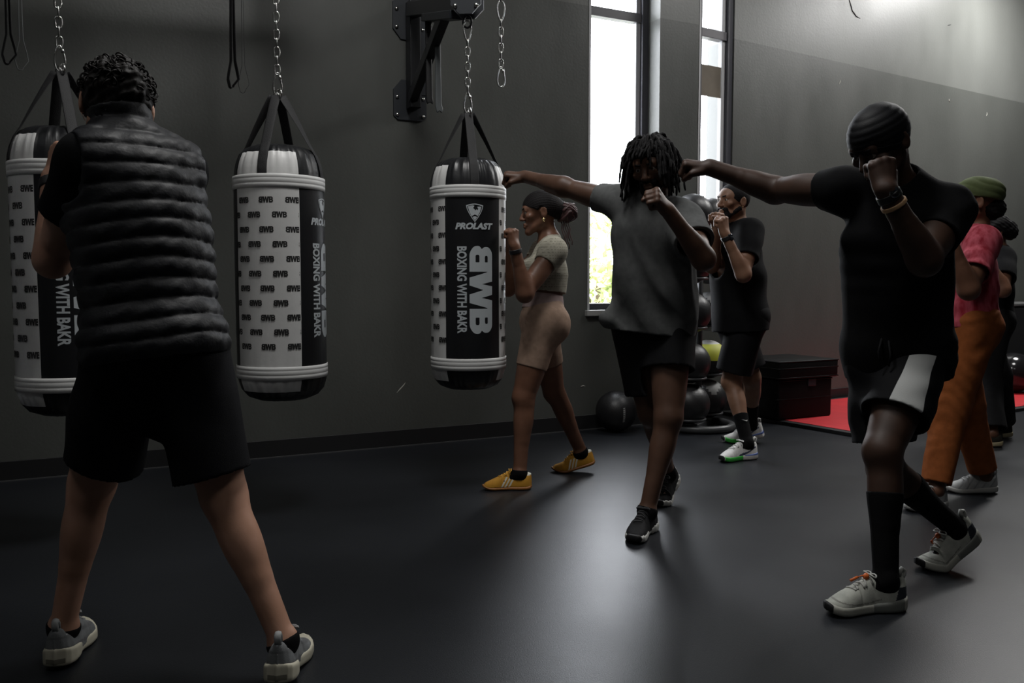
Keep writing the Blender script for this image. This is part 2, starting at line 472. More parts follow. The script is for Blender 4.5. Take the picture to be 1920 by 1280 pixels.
def torso(f, o=0., k=.05):
    s = f.s; c = f.c; w = c.get('w', 1.) * s; fem = c.get('fem', False)
    hip = (f.hip['L'] + f.hip['R']) / 2; up = f.up; ch = f.mid
    off = f.spine_off
    wst = lerp(hip, ch, .40) + off * -.6; rib = lerp(hip, ch, .68) + off * -.5
    lw = nrm(lerp(f.plat, f.lat, .5)); fw = nrm(np.cross(lw, up))
    p = [cone(f.hip['R'], f.hip['L'], (.092 if not fem else .100) * s + o, k=k),
         ecc(lerp(hip, wst, .15), wst, (.138 if not fem else .140) * w, (.128 if not fem else .108) * w, (.105 if not fem else .098) * w, o, fw, k),
         ecc(wst, rib, (.126 if not fem else .106) * w, (.148 if not fem else .124) * w, (.112 if not fem else .098) * w, o, nrm(lerp(fw, f.fwd, .4)), k),
         ecc(rib, lerp(hip, ch, .90), (.150 if not fem else .128) * w, (.115 if not fem else .10) * w, (.112 if not fem else .098) * w, o, f.fwd, k),
         cone(lerp(f.sh['R'], f.sh['L'], .06), lerp(f.sh['R'], f.sh['L'], .94), .050 * w + o, k=k),
         cone(f.neck + up * .03 * s, lerp(f.neck, f.sh['L'], .8), .048 * s + o, .038 * s + o, k=k),
         cone(f.neck + up * .03 * s, lerp(f.neck, f.sh['R'], .8), .048 * s + o, .038 * s + o, k=k)]
    for sd, q in (('L', 1), ('R', -1)):
        p.append(ell(f.hip[sd] - f.pfwd * .055 * s + f.plat * q * -.01 - up * .01, V(.085, .085, .095) * s * (1.12 if fem else 1) + o, k=k))
        if fem: p.append(ell(rib + up * .01 + f.fwd * .085 * s + f.lat * q * .065 * s, V(.06, .06, .06) * s + o, k=.04))
        else: p.append(ell(lerp(hip, ch, .78) + f.fwd * .065 * s + f.lat * q * .075 * s, V(.085, .030, .065) * w + o, np.array([f.lat, f.fwd, up]), k=.05))
        p.append(ell(f.sh[sd] + up * .0, V(.064, .064, .066) * w + o, k=.05))
    return p
def legp(f, sd, o=0., hi=1., k=.03):
    s = f.s; m = f.c.get('leg', 1.) * s; h, kn, an = f.hip[sd], f.knee[sd], f.ank[sd]
    hd = f.foot[sd].h; sh = nrm(an - kn); th = nrm(kn - h)
    back = -hd; back = nrm(back - sh * np.dot(back, sh)); bt = -hd; bt = nrm(bt - th * np.dot(bt, th))
    fem = f.c.get('fem', False)
    lat = nrm(np.cross(sh, back))
    p = [cone(h, kn, (.086 if not fem else .092) * m + o, .056 * m + o, bulge=.008 * m, k=.05),
         cone(lerp(h, kn, .3) - bt * .018 * m, lerp(h, kn, .85) - bt * .008 * m, .062 * m + o, .044 * m + o, k=.04),
         ell(kn - back * .006, V(.053, .055, .058) * m + o, k=.03),
         cone(kn, an, .048 * m + o, .0315 * m + o, k=.03),
         cone(lerp(kn, an, .12) + back * .012 * m, lerp(kn, an, .55) + back * .008 * m, .044 * m + o, .030 * m + o, bulge=.012 * m, k=.03),
         cone(lerp(kn, an, .55) + back * .014, an + back * .018, .02 * m + o, .017 * m + o, k=.03),
         ell(an + lat * .020 * m, V(.015, .015, .018) * s + o, k=.02), ell(an - lat * .020 * m, V(.015, .015, .018) * s + o, k=.02)]
    return p
def footp(f, sd):
    g = f.foot[sd].xf; s = f.s
    return [cone(g((.0, 0, .09)), g((.09, 0, .045)), .027 * s, .021 * s, k=.03), cone(g((.09, .01, .045)), g((.16, .004, .035)), .022 * s, .014 * s, k=.02),
            cone(g((.09, -.012, .045)), g((.15, -.012, .034)), .02 * s, .012 * s, k=.02), cone(g((0, 0, .08)), g((-.033, 0, .05)), .027 * s, .021 * s, k=.03)]
def armp(f, sd, o=0., k=.03):
    s = f.s; m = f.c.get('arm', 1.) * s; a, e, w = f.sh[sd], f.el[sd], f.wr[sd]
    bend = nrm(lerp(a, w, .5) - e + 1e-6); ud = nrm(e - a); fd = nrm(w - e)
    bi = nrm(bend - ud * np.dot(bend, ud)); bf = nrm(bend - fd * np.dot(bend, fd))
    t = f.hand[sd][1]
    return [cone(a, e, .050 * m + o, .039 * m + o, k=.04),
            cone(lerp(a, e, .3) + bi * .012 * m, lerp(a, e, .8) + bi * .012 * m, .036 * m + o, .030 * m + o, bulge=.010 * m, k=.03),
            cone(lerp(a, e, .2) - bi * .012 * m, lerp(a, e, .75) - bi * .010 * m, .036 * m + o, .028 * m + o, bulge=.006 * m, k=.03),
            ell(e - bi * .004, V(.038, .038, .038) * m + o, k=.03),
            cone(e, w, .037 * m + o, .026 * m + o, k=.03),
            cone(lerp(e, w, .08) + t * .008, lerp(e, w, .5) + t * .004, .034 * m + o, .026 * m + o, bulge=.008 * m, k=.03),
            cone(lerp(e, w, .7), w + fd * .012, .026 * s + o, .026 * s + o, n=f.hand[sd][2], s=.8, k=.025)]
def hands(f):
    f.hand = {}
    for sd in 'LR':
        fd, t = f.c['hand' + sd]; fd = nrm(V(*fd)); t = V(*t); t = nrm(t - fd * np.dot(t, fd))
        n = np.cross(fd, t) if sd == 'R' else np.cross(t, fd)
        f.hand[sd] = (fd, t, n)
def fist(f, sd):
    """closed fist: palm, four curled fingers of unequal length, thumb locked across them"""
    d, t, n = f.hand[sd]; s = f.s * f.c.get('hs', 1.) * 1.04; w = f.wr[sd]
    def q(a, b, c): return w + s * (a * d + b * t + c * n)
    p = []
    ky = (.031, .0105, -.0105, -.029); kx = (.088, .092, .088, .080); kz = (.004, .008, .006, .001); ln = (.94, 1.0, .95, .80)
    for i in range(4):
        p.append(cone(q(.006, ky[i] * .55, 0), q(kx[i], ky[i], kz[i]), .0155 * s, .0125 * s, k=.014))
    p.append(cone(q(.02, .018, -.012), q(.055, .026, -.016), .016 * s, .015 * s, k=.014))
    p.append(cone(q(.02, -.02, -.010), q(.06, -.024, -.012), .014 * s, .013 * s, k=.014))
    for i in range(4):
        L = ln[i]; y = ky[i]
        a = q(kx[i], y, kz[i]); b = q(kx[i] + .012 * L, y * .98, kz[i] - .040 * L); c = q(kx[i] - .020 * L, y * .95, kz[i] - .047 * L); e = q(kx[i] - .030 * L, y * .95, kz[i] - .030 * L)
        p += [ell(a, V(.0125, .0125, .0125) * s, k=.006), cone(a, b, .0112 * s, .0102 * s, k=.004), cone(b, c, .0102 * s, .0095 * s, k=.004), cone(c, e, .0095 * s, .0088 * s, k=.004)]
    a = q(.028, .030, -.012); b = q(.060, .046, -.022); c = q(.084, .034, -.046); e = q(.090, .010, -.056)
    p += [cone(a, b, .0155 * s, .0125 * s, k=.010), cone(b, c, .0122 * s, .0112 * s, k=.004), cone(c, e, .0112 * s, .0095 * s, k=.003)]
    return p
def hl(f, x, y, z):                       # head-local point (left, forward, up) in head units
    k = f.hk; return f.head + k * (x * f.hleft + y * f.hfwd + z * f.hup)
def headp(f):
    f.hk = f.s * f.c.get('headk', 1.); k = f.hk; R = np.array([f.hleft, f.hfwd, f.hup]); h = lambda x, y, z: hl(f, x, y, z)
    fem = f.c.get('fem', False); jw = .9 if fem else 1.
    p = [ell(h(0, -.014, .034), V(.076, .097, .083) * k, R, k=.03),
         cone(h(0, .028, .03), h(0, .044 if not fem else .046, -.055), (.064 if not fem else .061) * k, (.046 if not fem else .041) * k, k=.03),
         cone(h(.048 * jw, -.005, -.045), h(.014 * jw, .070, -.094), .021 * k, .017 * k, k=.025),
         cone(h(-.048 * jw, -.005, -.045), h(-.014 * jw, .070, -.094), .021 * k, .017 * k, k=.025),
         ell(h(0, .078, -.098), V(.020, .016, .016) * k, R, k=.016),
         cone(h(-.036, .078, .030), h(.036, .078, .030), .0135 * k, k=.014),
         ell(h(.044, .066, -.014), V(.022, .02, .018) * k, R, k=.018), ell(h(-.044, .066, -.014), V(.022, .02, .018) * k, R, k=.018)]
    for x in (.031, -.031): p.append(ell(h(x, .1, .010), V(.019, .018, .0125) * k, R, k=.012, op='s'))
    for x in (.031, -.031):
        p.append(cone(h(x - .014, .0805, .0185), h(x + .014, .0805, .0185), .0062 * k, k=.005)); p.append(cone(h(x - .013, .0800, .0000), h(x + .013, .0800, .0000), .0055 * k, k=.005))
    p += [cone(h(0, .088, .018), h(0, .110, -.022), .0085 * k, (.0125 if not fem else .0108) * k, k=.010), ell(h(.012, .098, -.026), V(.0095, .011, .008) * k, R, k=.008), ell(h(-.012, .098, -.026), V(.0095, .011, .008) * k, R, k=.008),
          cone(h(-.011, .0925, -.0535), h(-.022, .082, -.058), .0075 * k, .004 * k, k=.005), cone(h(.011, .0925, -.0535), h(.022, .082, -.058), .0075 * k, .004 * k, k=.005), cone(h(-.010, .0935, -.0535), h(.010, .0935, -.0535), .0072 * k, k=.004),
          cone(h(-.010, .0925, -.066), h(-.021, .082, -.060), .0085 * k, .004 * k, k=.005), cone(h(.010, .0925, -.066), h(.021, .082, -.060), .0085 * k, .004 * k, k=.005), cone(h(-.009, .093, -.0665), h(.009, .093, -.0665), .0085 * k, k=.004),
          cone(h(-.023, .094, -.0595), h(0, .1035, -.0592), .0022 * k, .0026 * k, k=.003, op='s'), cone(h(.023, .094, -.0595), h(0, .1035, -.0592), .0022 * k, .0026 * k, k=.003, op='s')]
    for x in (1, -1):
        Re = np.array([nrm(f.hleft * x + f.hfwd * .35), nrm(f.hfwd - f.hleft * x * .35), f.hup])
        p.append(ell(h(.082 * x, -.012, .000), V(.008, .020, .033) * k, Re, k=.008))
        p.append(ell(h(.091 * x, -.008, .004), V(.007, .011, .018) * k, Re, k=.006, op='s'))
    p.append(cone(f.neck - f.up * .02, h(0, -.030, -.045), .060 * f.s * f.c.get('nk', 1), .055 * f.s * f.c.get('nk', 1), k=.03))
    return p
def body(f, skin, vox, smooth=2):
    hands(f); hp = headp(f)
    pr = torso(f, 0.) + legp(f, 'L') + legp(f, 'R') + footp(f, 'L') + footp(f, 'R') + armp(f, 'L') + armp(f, 'R') + hp + fist(f, 'L') + fist(f, 'R')
    o = sdf_obj('body', Field(pr, vox), skin, f.root, smooth)
    wm = mat('eye_white', (.36, .33, .30), .25); im = mat('eye_iris', (.03, .015, .008), .15)
    for x in (.031, -.031):
        mb = MB().sphere(V(0, 0, 0), .0125 * f.hk, 48); v = np.vstack(mb.v) + hl(f, x, .0760, .0100)
        fc = [v[list(q)].mean(0) for q in mb.f]; ctr = hl(f, x, .0760, .0100)
        mi = [1 if np.dot(nrm(a - ctr), f.hfwd) > .88 else 0 for a in fc]
        mesh_obj('eye', v, mb.f, [wm, im], f.root, mi)
    return o
def brows(f, m):
    for x in (1, -1):
        fl = Field([cone(hl(f, .015 * x, .0935, .0305), hl(f, .034 * x, .0895, .0335), .0044 * f.hk, .0040 * f.hk, k=.006), cone(hl(f, .034 * x, .0895, .0335), hl(f, .048 * x, .0795, .029), .0040 * f.hk, .0030 * f.hk, k=.006)], .0016)
        sdf_obj('eyebrow', fl, m, f.root, 1)
# ------------------------------------------------------------------ clothes
def sleeve(f, sd, frac, r0, r1, o):
    a, e = f.sh[sd], f.el[sd]; d = nrm(e - a); q = lerp(a, e, frac)
    out = nrm(f.lat * (1 if sd == 'L' else -1))
    full = cone(a, lerp(e, f.wr[sd], .0), r0 * f.s, r1 * f.s); tor = ecc((f.hip['L'] + f.hip['R']) / 2, lerp((f.hip['L'] + f.hip['R']) / 2, f.mid, .85), .145 * f.s, .125 * f.s, .11 * f.s, .03, nrm(lerp(f.pfwd, f.fwd, .5)))
    return [cone(a, q + d * .06, r0 * f.s + o, r1 * f.s + o, k=.05)], leg_cut(q, d, .10 * f.s, .22, full, tor)
def shirt(f, m, vox=.005, ease=.014, frac=(.62, .62), sr=(.066, .074), hem=.10, hemr=(.165, .135), folds=(), neck=.064, name='t_shirt', k=.05, hemdir=None, flare=None, top=None, smooth=2, mfun=None, mats=None, vneck=.0, fill=True, thick=.0085, extra=()):
    s = f.s; hip = (f.hip['L'] + f.hip['R']) / 2; up = f.up
    hd = nrm(V(*hemdir)) if hemdir is not None else -up
    hemp = hip + hd * hem * s
    wst = lerp(hip, f.mid, .42) - f.spine_off * .6
    pr = torso(f, ease, k)
    if fill and not f.c.get('fem', False): pr.append(ecc(lerp(hip, f.mid, .82), wst, .135 * f.c.get('w', 1.) * s, .156 * f.c.get('w', 1.) * s, .128 * f.c.get('w', 1.) * s, ease, nrm(lerp(f.pfwd, f.fwd, .6)), .08))
    pr.append(ecc(wst, hemp - up * .06, hemr[0] * .93 * s, hemr[0] * s, hemr[1] * s, ease, f.pfwd, .05))
    pr += list(extra)
    cuts = [cutter(hemp, hd, .36, .4)]
    for i, sd in enumerate('LR'):
        if frac[i] is None: continue
        a, b = sleeve(f, sd, frac[i], sr[0], sr[1], ease); pr += a; cuts.append(b)
    fl = Field(pr, vox)
    for d in folds: fl.disp(d)
    fl.shell(max(thick, vox * 1.9))
    hb = hl(f, 0, -.03, -.05) if top is None else top
    nd = nrm(hb - f.neck)
    cuts.append(cone(f.neck - nd * .012 + f.fwd * vneck, f.neck + nd * .22, neck * s, neck * 1.25 * s, op='s', k=.008))
    fl.apply(cuts)
    return sdf_obj(name, fl, m if mats is None else mats, f.root, smooth, mfun)
def leg_cut(q, d, R, L, own, oth):
    base = cutter(q, d, R, L); ev0 = base.ev
    base.ev = lambda x, y, z: np.maximum(ev0(x, y, z), (own.ev(x, y, z) - oth.ev(x, y, z)) * .6)
    return base
def trousers(f, m, vox=.005, ease=.012, frac=(.75, .75), r=(.098, .104), folds=(), rise=.13, name='shorts', smooth=2, mfun=None, k=.04, full=False, rr=(.085, .075, .07), endcut=(.92, .92), cutr=.17, inw=0., crotch=.0, hang=(0, 0, 0), tight=False):
    s = f.s; hip = (f.hip['L'] + f.hip['R']) / 2; up = f.up; wst = hip + up * rise * s
    w = f.c.get('w', 1.) * s; fem = f.c.get('fem', False)
    pr = [p for p in torso(f, ease, k)[:2]] + [ell(f.hip[q] - f.pfwd * .055 * s - up * .01, V(.085, .085, .095) * s * (1.12 if fem else 1) + ease, k=.05) for q in 'LR']
    pr.append(ecc(hip, wst + up * .03, (.15 if not fem else .135) * w, (.136 if not fem else .112) * w, (.11 if not fem else .1) * w, ease, f.pfwd, k))
    if crotch: pr.append(ecc(hip, hip - V(0, 0, crotch), .11 * s, .035 * s, .06 * s, ease, f.pfwd, .05))
    legs = {}; info = {}
    for i, sd in enumerate('LR'):
        h, kn, an = f.hip[sd], f.knee[sd], f.ank[sd]; iv = -f.plat * (1 if sd == 'L' else -1) * inw + V(*hang)
        if not full:
            d = nrm(kn - h); q = lerp(h, kn, frac[i]); lg = [cone(h, q + iv + d * .05, r[0] * s + ease, r[1] * s + ease, k=.045)]; q = q + iv; R = cutr * s
        else:
            d = nrm(an - kn); q = lerp(kn, an, endcut[i]); R = .2 * s
            lg = [cone(kn, q + d * .05, rr[0] * s + ease, rr[1] * s + ease, k=.04), cone(h, kn, r[0] * s + ease, rr[0] * s + ease, k=.045)]
        if tight: lg = [lg[0]]; pr += legp(f, sd, ease)[:3]
        else: pr += lg + [legp(f, sd, .007)[0]]
        legs[sd] = lg[0]; info[sd] = (q, d, R)
    cuts = [cutter(wst, up, .36, .4)] + [leg_cut(*info[sd], .25, legs[sd], legs['R' if sd == 'L' else 'L']) for sd in 'LR']
    fl = Field(pr, vox)
    for d in folds: fl.disp(d)
    fl.shell(max(.008, vox * 1.9)); fl.apply(cuts)
    return sdf_obj(name, fl, m, f.root, smooth, mfun)
def socks(f, m, h, vox=.004, name='sock', mfun=None):
    for i, sd in enumerate('LR'):
        an, kn = f.ank[sd], f.knee[sd]; d = nrm(kn - an); q = an + d * h[i]
        g = f.foot[sd].xf; s = f.s
        pr = legp(f, sd, .0035)[3:] + [cone(g((.0, 0, .09)), g((.09, 0, .045)), .029 * s, .024 * s, k=.03), cone(g((.09, 0, .045)), g((.16, 0, .033)), .022 * s, .015 * s, k=.02), cone(g((0, 0, .08)), g((-.032, 0, .052)), .029 * s, .024 * s, k=.03)]
        fl = Field(pr, vox); fl.plane(q, d)
        sdf_obj(name, fl, m, f.root, 1)
def band(f, sd, dist, wid, r, m, name='wristband'):
    fd = nrm(f.wr[sd] - f.el[sd]); c = f.wr[sd] - fd * dist; n = f.hand[sd][2]
    fl = Field([p for p in armp(f, sd, r)[4:]], .0025)
    fl.plane(c + fd * wid / 2, fd); fl.plane(c - fd * wid / 2, -fd)
    return sdf_obj(name, fl, m, f.root, 1)
def cap_field(f, grow=.008, lo=-.02, back=-.06, front=.055, vox=.0035, extra=()):
    """shell over the skull above a hairline plane that runs from brow to nape"""
    k = f.hk; R = np.array([f.hleft, f.hfwd, f.hup])
    fl = Field([ell(hl(f, 0, -.014, .034), V(.076, .097, .083) * k + grow, R, k=.02)] + list(extra), vox, pad=.03)
    return fl
# ------------------------------------------------------------------ room shell
class Wall:
    def __init__(s, a, b):                 # base line on the floor, left to right as seen from inside
        s.o = V(a[0], a[1], 0); s.d = nrm(V(b[0] - a[0], b[1] - a[1], 0)); s.n = V(-s.d[1], s.d[0], 0)   # n points out of the room
        s.L = np.linalg.norm(V(*b[:2]) - V(*a[:2]))
    def at(s, t, z=0., out=0.): return s.o + s.d * t + s.n * out + V(0, 0, z)
    def hit(s, px, py, out=0.):
        r = ray(px, py); c = V(0, 0, CAMZ); q = s.o + s.n * out
        p = c + r * (np.dot(q - c, s.n) / np.dot(r, s.n)); return np.dot(p - s.o, s.d), p[2], p
    def box(s, mb, t0, t1, z0, z1, o0, o1, m=0, bev=0.):
        c = s.at((t0 + t1) / 2, (z0 + z1) / 2, (o0 + o1) / 2)
        mb.box(c, (t1 - t0, o1 - o0, z1 - z0), [s.d, s.n, V(0, 0, 1)], m, bev)
def yA(x): return 531 + 286.4 - .0888 * (x - 960)
def yB(x): return 531 + 290.0 - .117 * (x - 960)
WA = Wall(G(120, yA(120)), G(1307, yA(1307)))
WB = Wall(G(1307, yB(1307)), G(1920, yB(1920)))
CEIL = 5.2; PAINT = 1.1 + 1.1 / .545; TW = .30
def wall_mat(name, lo, hi):
    m = bpy.data.materials.new(name); m.use_nodes = True; nt = m.node_tree; b = nt.nodes['Principled BSDF']; L = nt.links
    geo = nt.nodes.new('ShaderNodeNewGeometry'); sep = nt.nodes.new('ShaderNodeSeparateXYZ'); L.new(geo.outputs['Position'], sep.inputs[0])
    gt = nt.nodes.new('ShaderNodeMath'); gt.operation = 'GREATER_THAN'; gt.inputs[1].default_value = PAINT; L.new(sep.outputs['Z'], gt.inputs[0])
    n1 = nt.nodes.new('ShaderNodeTexNoise'); n1.inputs['Scale'].default_value = 1.3; n1.inputs['Detail'].default_value = 8; n1.inputs['Roughness'].default_value = .65
    mp = nt.nodes.new('ShaderNodeMapping'); mp.inputs['Scale'].default_value = (1, 1, .45); L.new(geo.outputs['Position'], mp.inputs[0]); L.new(mp.outputs[0], n1.inputs['Vector'])
    mx = nt.nodes.new('ShaderNodeMix'); mx.data_type = 'RGBA'; mx.inputs['A'].default_value = (*lo, 1); mx.inputs['B'].default_value = (*hi, 1); L.new(gt.outputs[0], mx.inputs['Factor'])
    mr = nt.nodes.new('ShaderNodeMapRange'); mr.inputs['From Min'].default_value = .3; mr.inputs['From Max'].default_value = .7; mr.inputs['To Min'].default_value = .86; mr.inputs['To Max'].default_value = 1.12; L.new(n1.outputs['Fac'], mr.inputs['Value'])
    vm = nt.nodes.new('ShaderNodeVectorMath'); vm.operation = 'SCALE'; L.new(mx.outputs['Result'], vm.inputs[0]); L.new(mr.outputs['Result'], vm.inputs['Scale']); L.new(vm.outputs[0], b.inputs['Base Color'])
    r2 = nt.nodes.new('ShaderNodeMapRange'); r2.inputs['From Min'].default_value = .3; r2.inputs['From Max'].default_value = .7; r2.inputs['To Min'].default_value = .36; r2.inputs['To Max'].default_value = .5; L.new(n1.outputs['Fac'], r2.inputs['Value']); L.new(r2.outputs['Result'], b.inputs['Roughness'])
    n2 = nt.nodes.new('ShaderNodeTexNoise'); n2.inputs['Scale'].default_value = 60; n2.inputs['Detail'].default_value = 6; L.new(geo.outputs['Position'], n2.inputs['Vector'])
    ad = nt.nodes.new('ShaderNodeMath'); ad.operation = 'MULTIPLY_ADD'; ad.inputs[1].default_value = 3.; L.new(n1.outputs['Fac'], ad.inputs[0]); L.new(n2.outputs['Fac'], ad.inputs[2])
    bp = nt.nodes.new('ShaderNodeBump'); bp.inputs['Strength'].default_value = .12; bp.inputs['Distance'].default_value = .006; L.new(ad.outputs[0], bp.inputs['Height']); L.new(bp.outputs[0], b.inputs['Normal'])
    return m
WALLM = wall_mat('painted_concrete', (.076, .079, .073), (.120, .124, .116))
def structure(o): o['kind'] = 'structure'; return o
# window openings: (t0, t1) along the wall, sill and head
SILL = .90; SILL2 = 1.45; HEAD = 4.55
w1a = WA.hit(1102, 400)[0]; w1b = WA.hit(1235, 300)[0]; tAend = WA.hit(1307, 300)[0]; tA0 = -3.6
w2a = -.04; w2b = WB.hit(1373, 300)[0]; tBend = 14.0
mb = MB()
WA.box(mb, tA0, w1a, 0, CEIL, 0, TW); WA.box(mb, w1a, w1b, 0, SILL, 0, TW); WA.box(mb, w1a, w1b, HEAD, CEIL, 0, TW); WA.box(mb, w1b, tAend, 0, CEIL, 0, TW)
structure(mb.build('wall_left', WALLM))
mb = MB()
WB.box(mb, -.20, w2a, 0, CEIL, .0, TW); WB.box(mb, w2a, w2b, 0, SILL2, 0, TW); WB.box(mb, w2a, w2b, HEAD, CEIL, 0, TW); WB.box(mb, w2b, tBend, 0, CEIL, 0, TW)
structure(mb.build('wall_far', WALLM))
eA = WA.at(tA0); eB = WB.at(tBend)
x0, x1, y0, y1 = eA[0] - .05, eB[0] + .05, -5.0, eB[1] + .4
mb = MB().box((x0 - .1, (y0 + eA[1]) / 2, CEIL / 2), (.2, eA[1] - y0 + .2, CEIL)); structure(mb.build('wall_side', WALLM))
mb = MB().box((x1 + .1, (y0 + y1) / 2, CEIL / 2), (.2, y1 - y0, CEIL)); structure(mb.build('wall_right', WALLM))
mb = MB().box(((x0 + x1) / 2, y0 - .1, CEIL / 2), (x1 - x0, .2, CEIL)); structure(mb.build('wall_back', WALLM))
# floor and ceiling follow the room outline
inner = [WA.at(tA0), WA.at(tAend), WB.at(0), WB.at(tBend), V(x1, y0, 0), V(x0, y0, 0)]
def floor_mat():
    m = bpy.data.materials.new('rubber_floor'); m.use_nodes = True; nt = m.node_tree; b = nt.nodes['Principled BSDF']; L = nt.links
    geo = nt.nodes.new('ShaderNodeNewGeometry')
    n1 = nt.nodes.new('ShaderNodeTexNoise'); n1.inputs['Scale'].default_value = 1.1; n1.inputs['Detail'].default_value = 7; L.new(geo.outputs['Position'], n1.inputs['Vector'])
    n2 = nt.nodes.new('ShaderNodeTexNoise'); n2.inputs['Scale'].default_value = 260; n2.inputs['Detail'].default_value = 3; L.new(geo.outputs['Position'], n2.inputs['Vector'])
    cr = nt.nodes.new('ShaderNodeValToRGB'); cr.color_ramp.elements[0].position = .3; cr.color_ramp.elements[0].color = (.0085, .0098, .0125, 1); cr.color_ramp.elements[1].position = .7; cr.color_ramp.elements[1].color = (.0125, .0142, .0175, 1)
    L.new(n1.outputs['Fac'], cr.inputs[0]); L.new(cr.outputs[0], b.inputs['Base Color'])
    mr = nt.nodes.new('ShaderNodeMapRange'); mr.inputs['From Min'].default_value = .3; mr.inputs['From Max'].default_value = .7; mr.inputs['To Min'].default_value = .33; mr.inputs['To Max'].default_value = .42; b.inputs['Specular IOR Level'].default_value = .42; L.new(n1.outputs['Fac'], mr.inputs['Value']); L.new(mr.outputs['Result'], b.inputs['Roughness'])
    bp = nt.nodes.new('ShaderNodeBump'); bp.inputs['Strength'].default_value = .3; bp.inputs['Distance'].default_value = .002; L.new(n2.outputs['Fac'], bp.inputs['Height']); L.new(bp.outputs[0], b.inputs['Normal'])
    return m
mb = MB().prism(inner, (0, 0, -.1), (0, 0, 0)); structure(fixn(mb.build('floor', floor_mat())))
mb = MB().prism(inner, (0, 0, CEIL), (0, 0, CEIL + .1)); structure(fixn(mb.build('ceiling', mat('ceiling_paint', (.10, .10, .10), .8))))
BASEM = mat('black_vinyl_base', (.010, .010, .011), .5); GAPM = mat('grey_caulk', (.055, .056, .058), .6)
mb = MB(); WA.box(mb, tA0, tAend, 0, .112, -.010, .0, bev=.003); structure(mb.build('baseboard_left', BASEM, bevel=0))
mb = MB(); WB.box(mb, 0, tBend, 0, .112, -.010, .0, bev=.003); structure(mb.build('baseboard_far', BASEM))
mb = MB(); WA.box(mb, tA0, tAend, 0, .006, -.020, -.010); structure(mb.build('trim_1', GAPM))
# windows --------------------------------------------------------------
FR = mat('window_frame_dark', (.055, .055, .065), .45); FRL = mat('window_frame_light', (.42, .42, .43), .5); SILLM = mat('sill_grey', (.30, .30, .29), .55)
gm = bpy.data.materials.new('window_glass'); gm.use_nodes = True; nt = gm.node_tree; nt.nodes.remove(nt.nodes['Principled BSDF'])
tr = nt.nodes.new('ShaderNodeBsdfTransparent'); gl = nt.nodes.new('ShaderNodeBsdfGlossy'); gl.inputs['Roughness'].default_value = .02; mxs = nt.nodes.new('ShaderNodeMixShader'); mxs.inputs[0].default_value = .05
nt.links.new(tr.outputs[0], mxs.inputs[1]); nt.links.new(gl.outputs[0], mxs.inputs[2]); nt.links.new(mxs.outputs[0], nt.nodes['Material Output'].inputs[0])
def window(name, W, t0, t1, bars, d0=.15, SILL=SILL):
    d1 = d0 + .10; g = d0 + .05
    mb = MB()
    W.box(mb, t0, t0 + .05, SILL, HEAD, d0, d1); W.box(mb, t1 - .055, t1, SILL, HEAD, d0, d1); W.box(mb, t0, t1, SILL, SILL + .045, d0, d1); W.box(mb, t0, t1, HEAD - .05, HEAD, d0, d1)
    fr = structure(mb.build(name, FR, None, base=W.at((t0 + t1) / 2, SILL, .2)))
    mb = MB(); W.box(mb, t1 - .095, t1 - .055, SILL + .045, HEAD - .05, d0 + .03, d0 + .07, bev=.004); mb.build('stile', FRL, fr)
    for z in bars:
        mb = MB(); W.box(mb, t0 + .05, t1 - .055, z - .035, z + .035, d0 + .015, d0 + .085, bev=.004); mb.build('transom', mat('window_transom', (.12, .115, .125), .5), fr)
    mb = MB(); W.box(mb, t0 + .05, t1 - .055, SILL + .045, HEAD - .05, g - .003, g + .003); mb.build('glass', gm, fr)
    mb = MB(); W.box(mb, t0 - .02, t1 + .0, SILL - .045, SILL, -.035, d0, bev=.006); mb.build('window_sill', SILLM, fr)
    mb = MB(); W.box(mb, t0 + .0, t0 + .018, SILL, HEAD, -.004, .02); mb.build('edge_trim', FRL, fr)
    return fr
z1 = WA.hit(1140, 27, .2)[1]; z2 = WB.hit(1335, 66, .065)[1]
W1 = window('window_1', WA, w1a, w1b, [z1], .15); W2 = window('window_2', WB, w2a, w2b, [z2], .015, SILL2)
# cardboard sheet in the second window
ta, za, _ = WB.hit(1303, 122, .05); tb, zb, _ = WB.hit(1351, 184, .05)
mb = MB(); WB.box(mb, ta, tb, zb, za + .02, .050, .058); tag(mb.build('cardboard_sheet', mat('cardboard', (.15, .128, .10), .85, var=.1), base=WB.at((ta + tb) / 2, zb, .186)), 'brown cardboard sheet fixed against the glass of the right-hand window', 'cardboard')
# scuffs on the painted concrete
sm = mat('scuff_pale', (.45, .44, .40), .8)
for i, (px, py, W, pts) in enumerate([(752, 727, WA, [(-.03, -.03), (-.01, -.01), (.02, .02), (.03, .035)]), (1093, 724, WA, [(-.02, 0), (0, .004), (.02, .0)]), (1575, 154, WB, [(-.015, -.02), (0, 0), (.01, .02)]), (1780, 189, WB, [(-.01, .02), (-.005, 0), (.012, -.012)]), (1850, 214, WB, [(0, .02), (.004, 0), (-.006, -.02)])]):
    t, z, _ = W.hit(px, py); mb = MB(); mb.tube([W.at(t + a, z + b, -.0008) for a, b in pts], [.001, .004, .0035, .001][:len(pts)] if len(pts) == 4 else [.002, .005, .002], 6)
    tag(mb.build('wall_scuff', sm, base=W.at(t, z)), ['pale scratch low on the wall between the second and third bags', 'small pale chip low on the wall left of the floor ball', 'pale chip in the upper far wall nearest the windows', 'curved pale chip in the far wall above the olive head wrap', 'pale chip in the far wall nearest the right edge'][i], 'scuff', kind='structure')
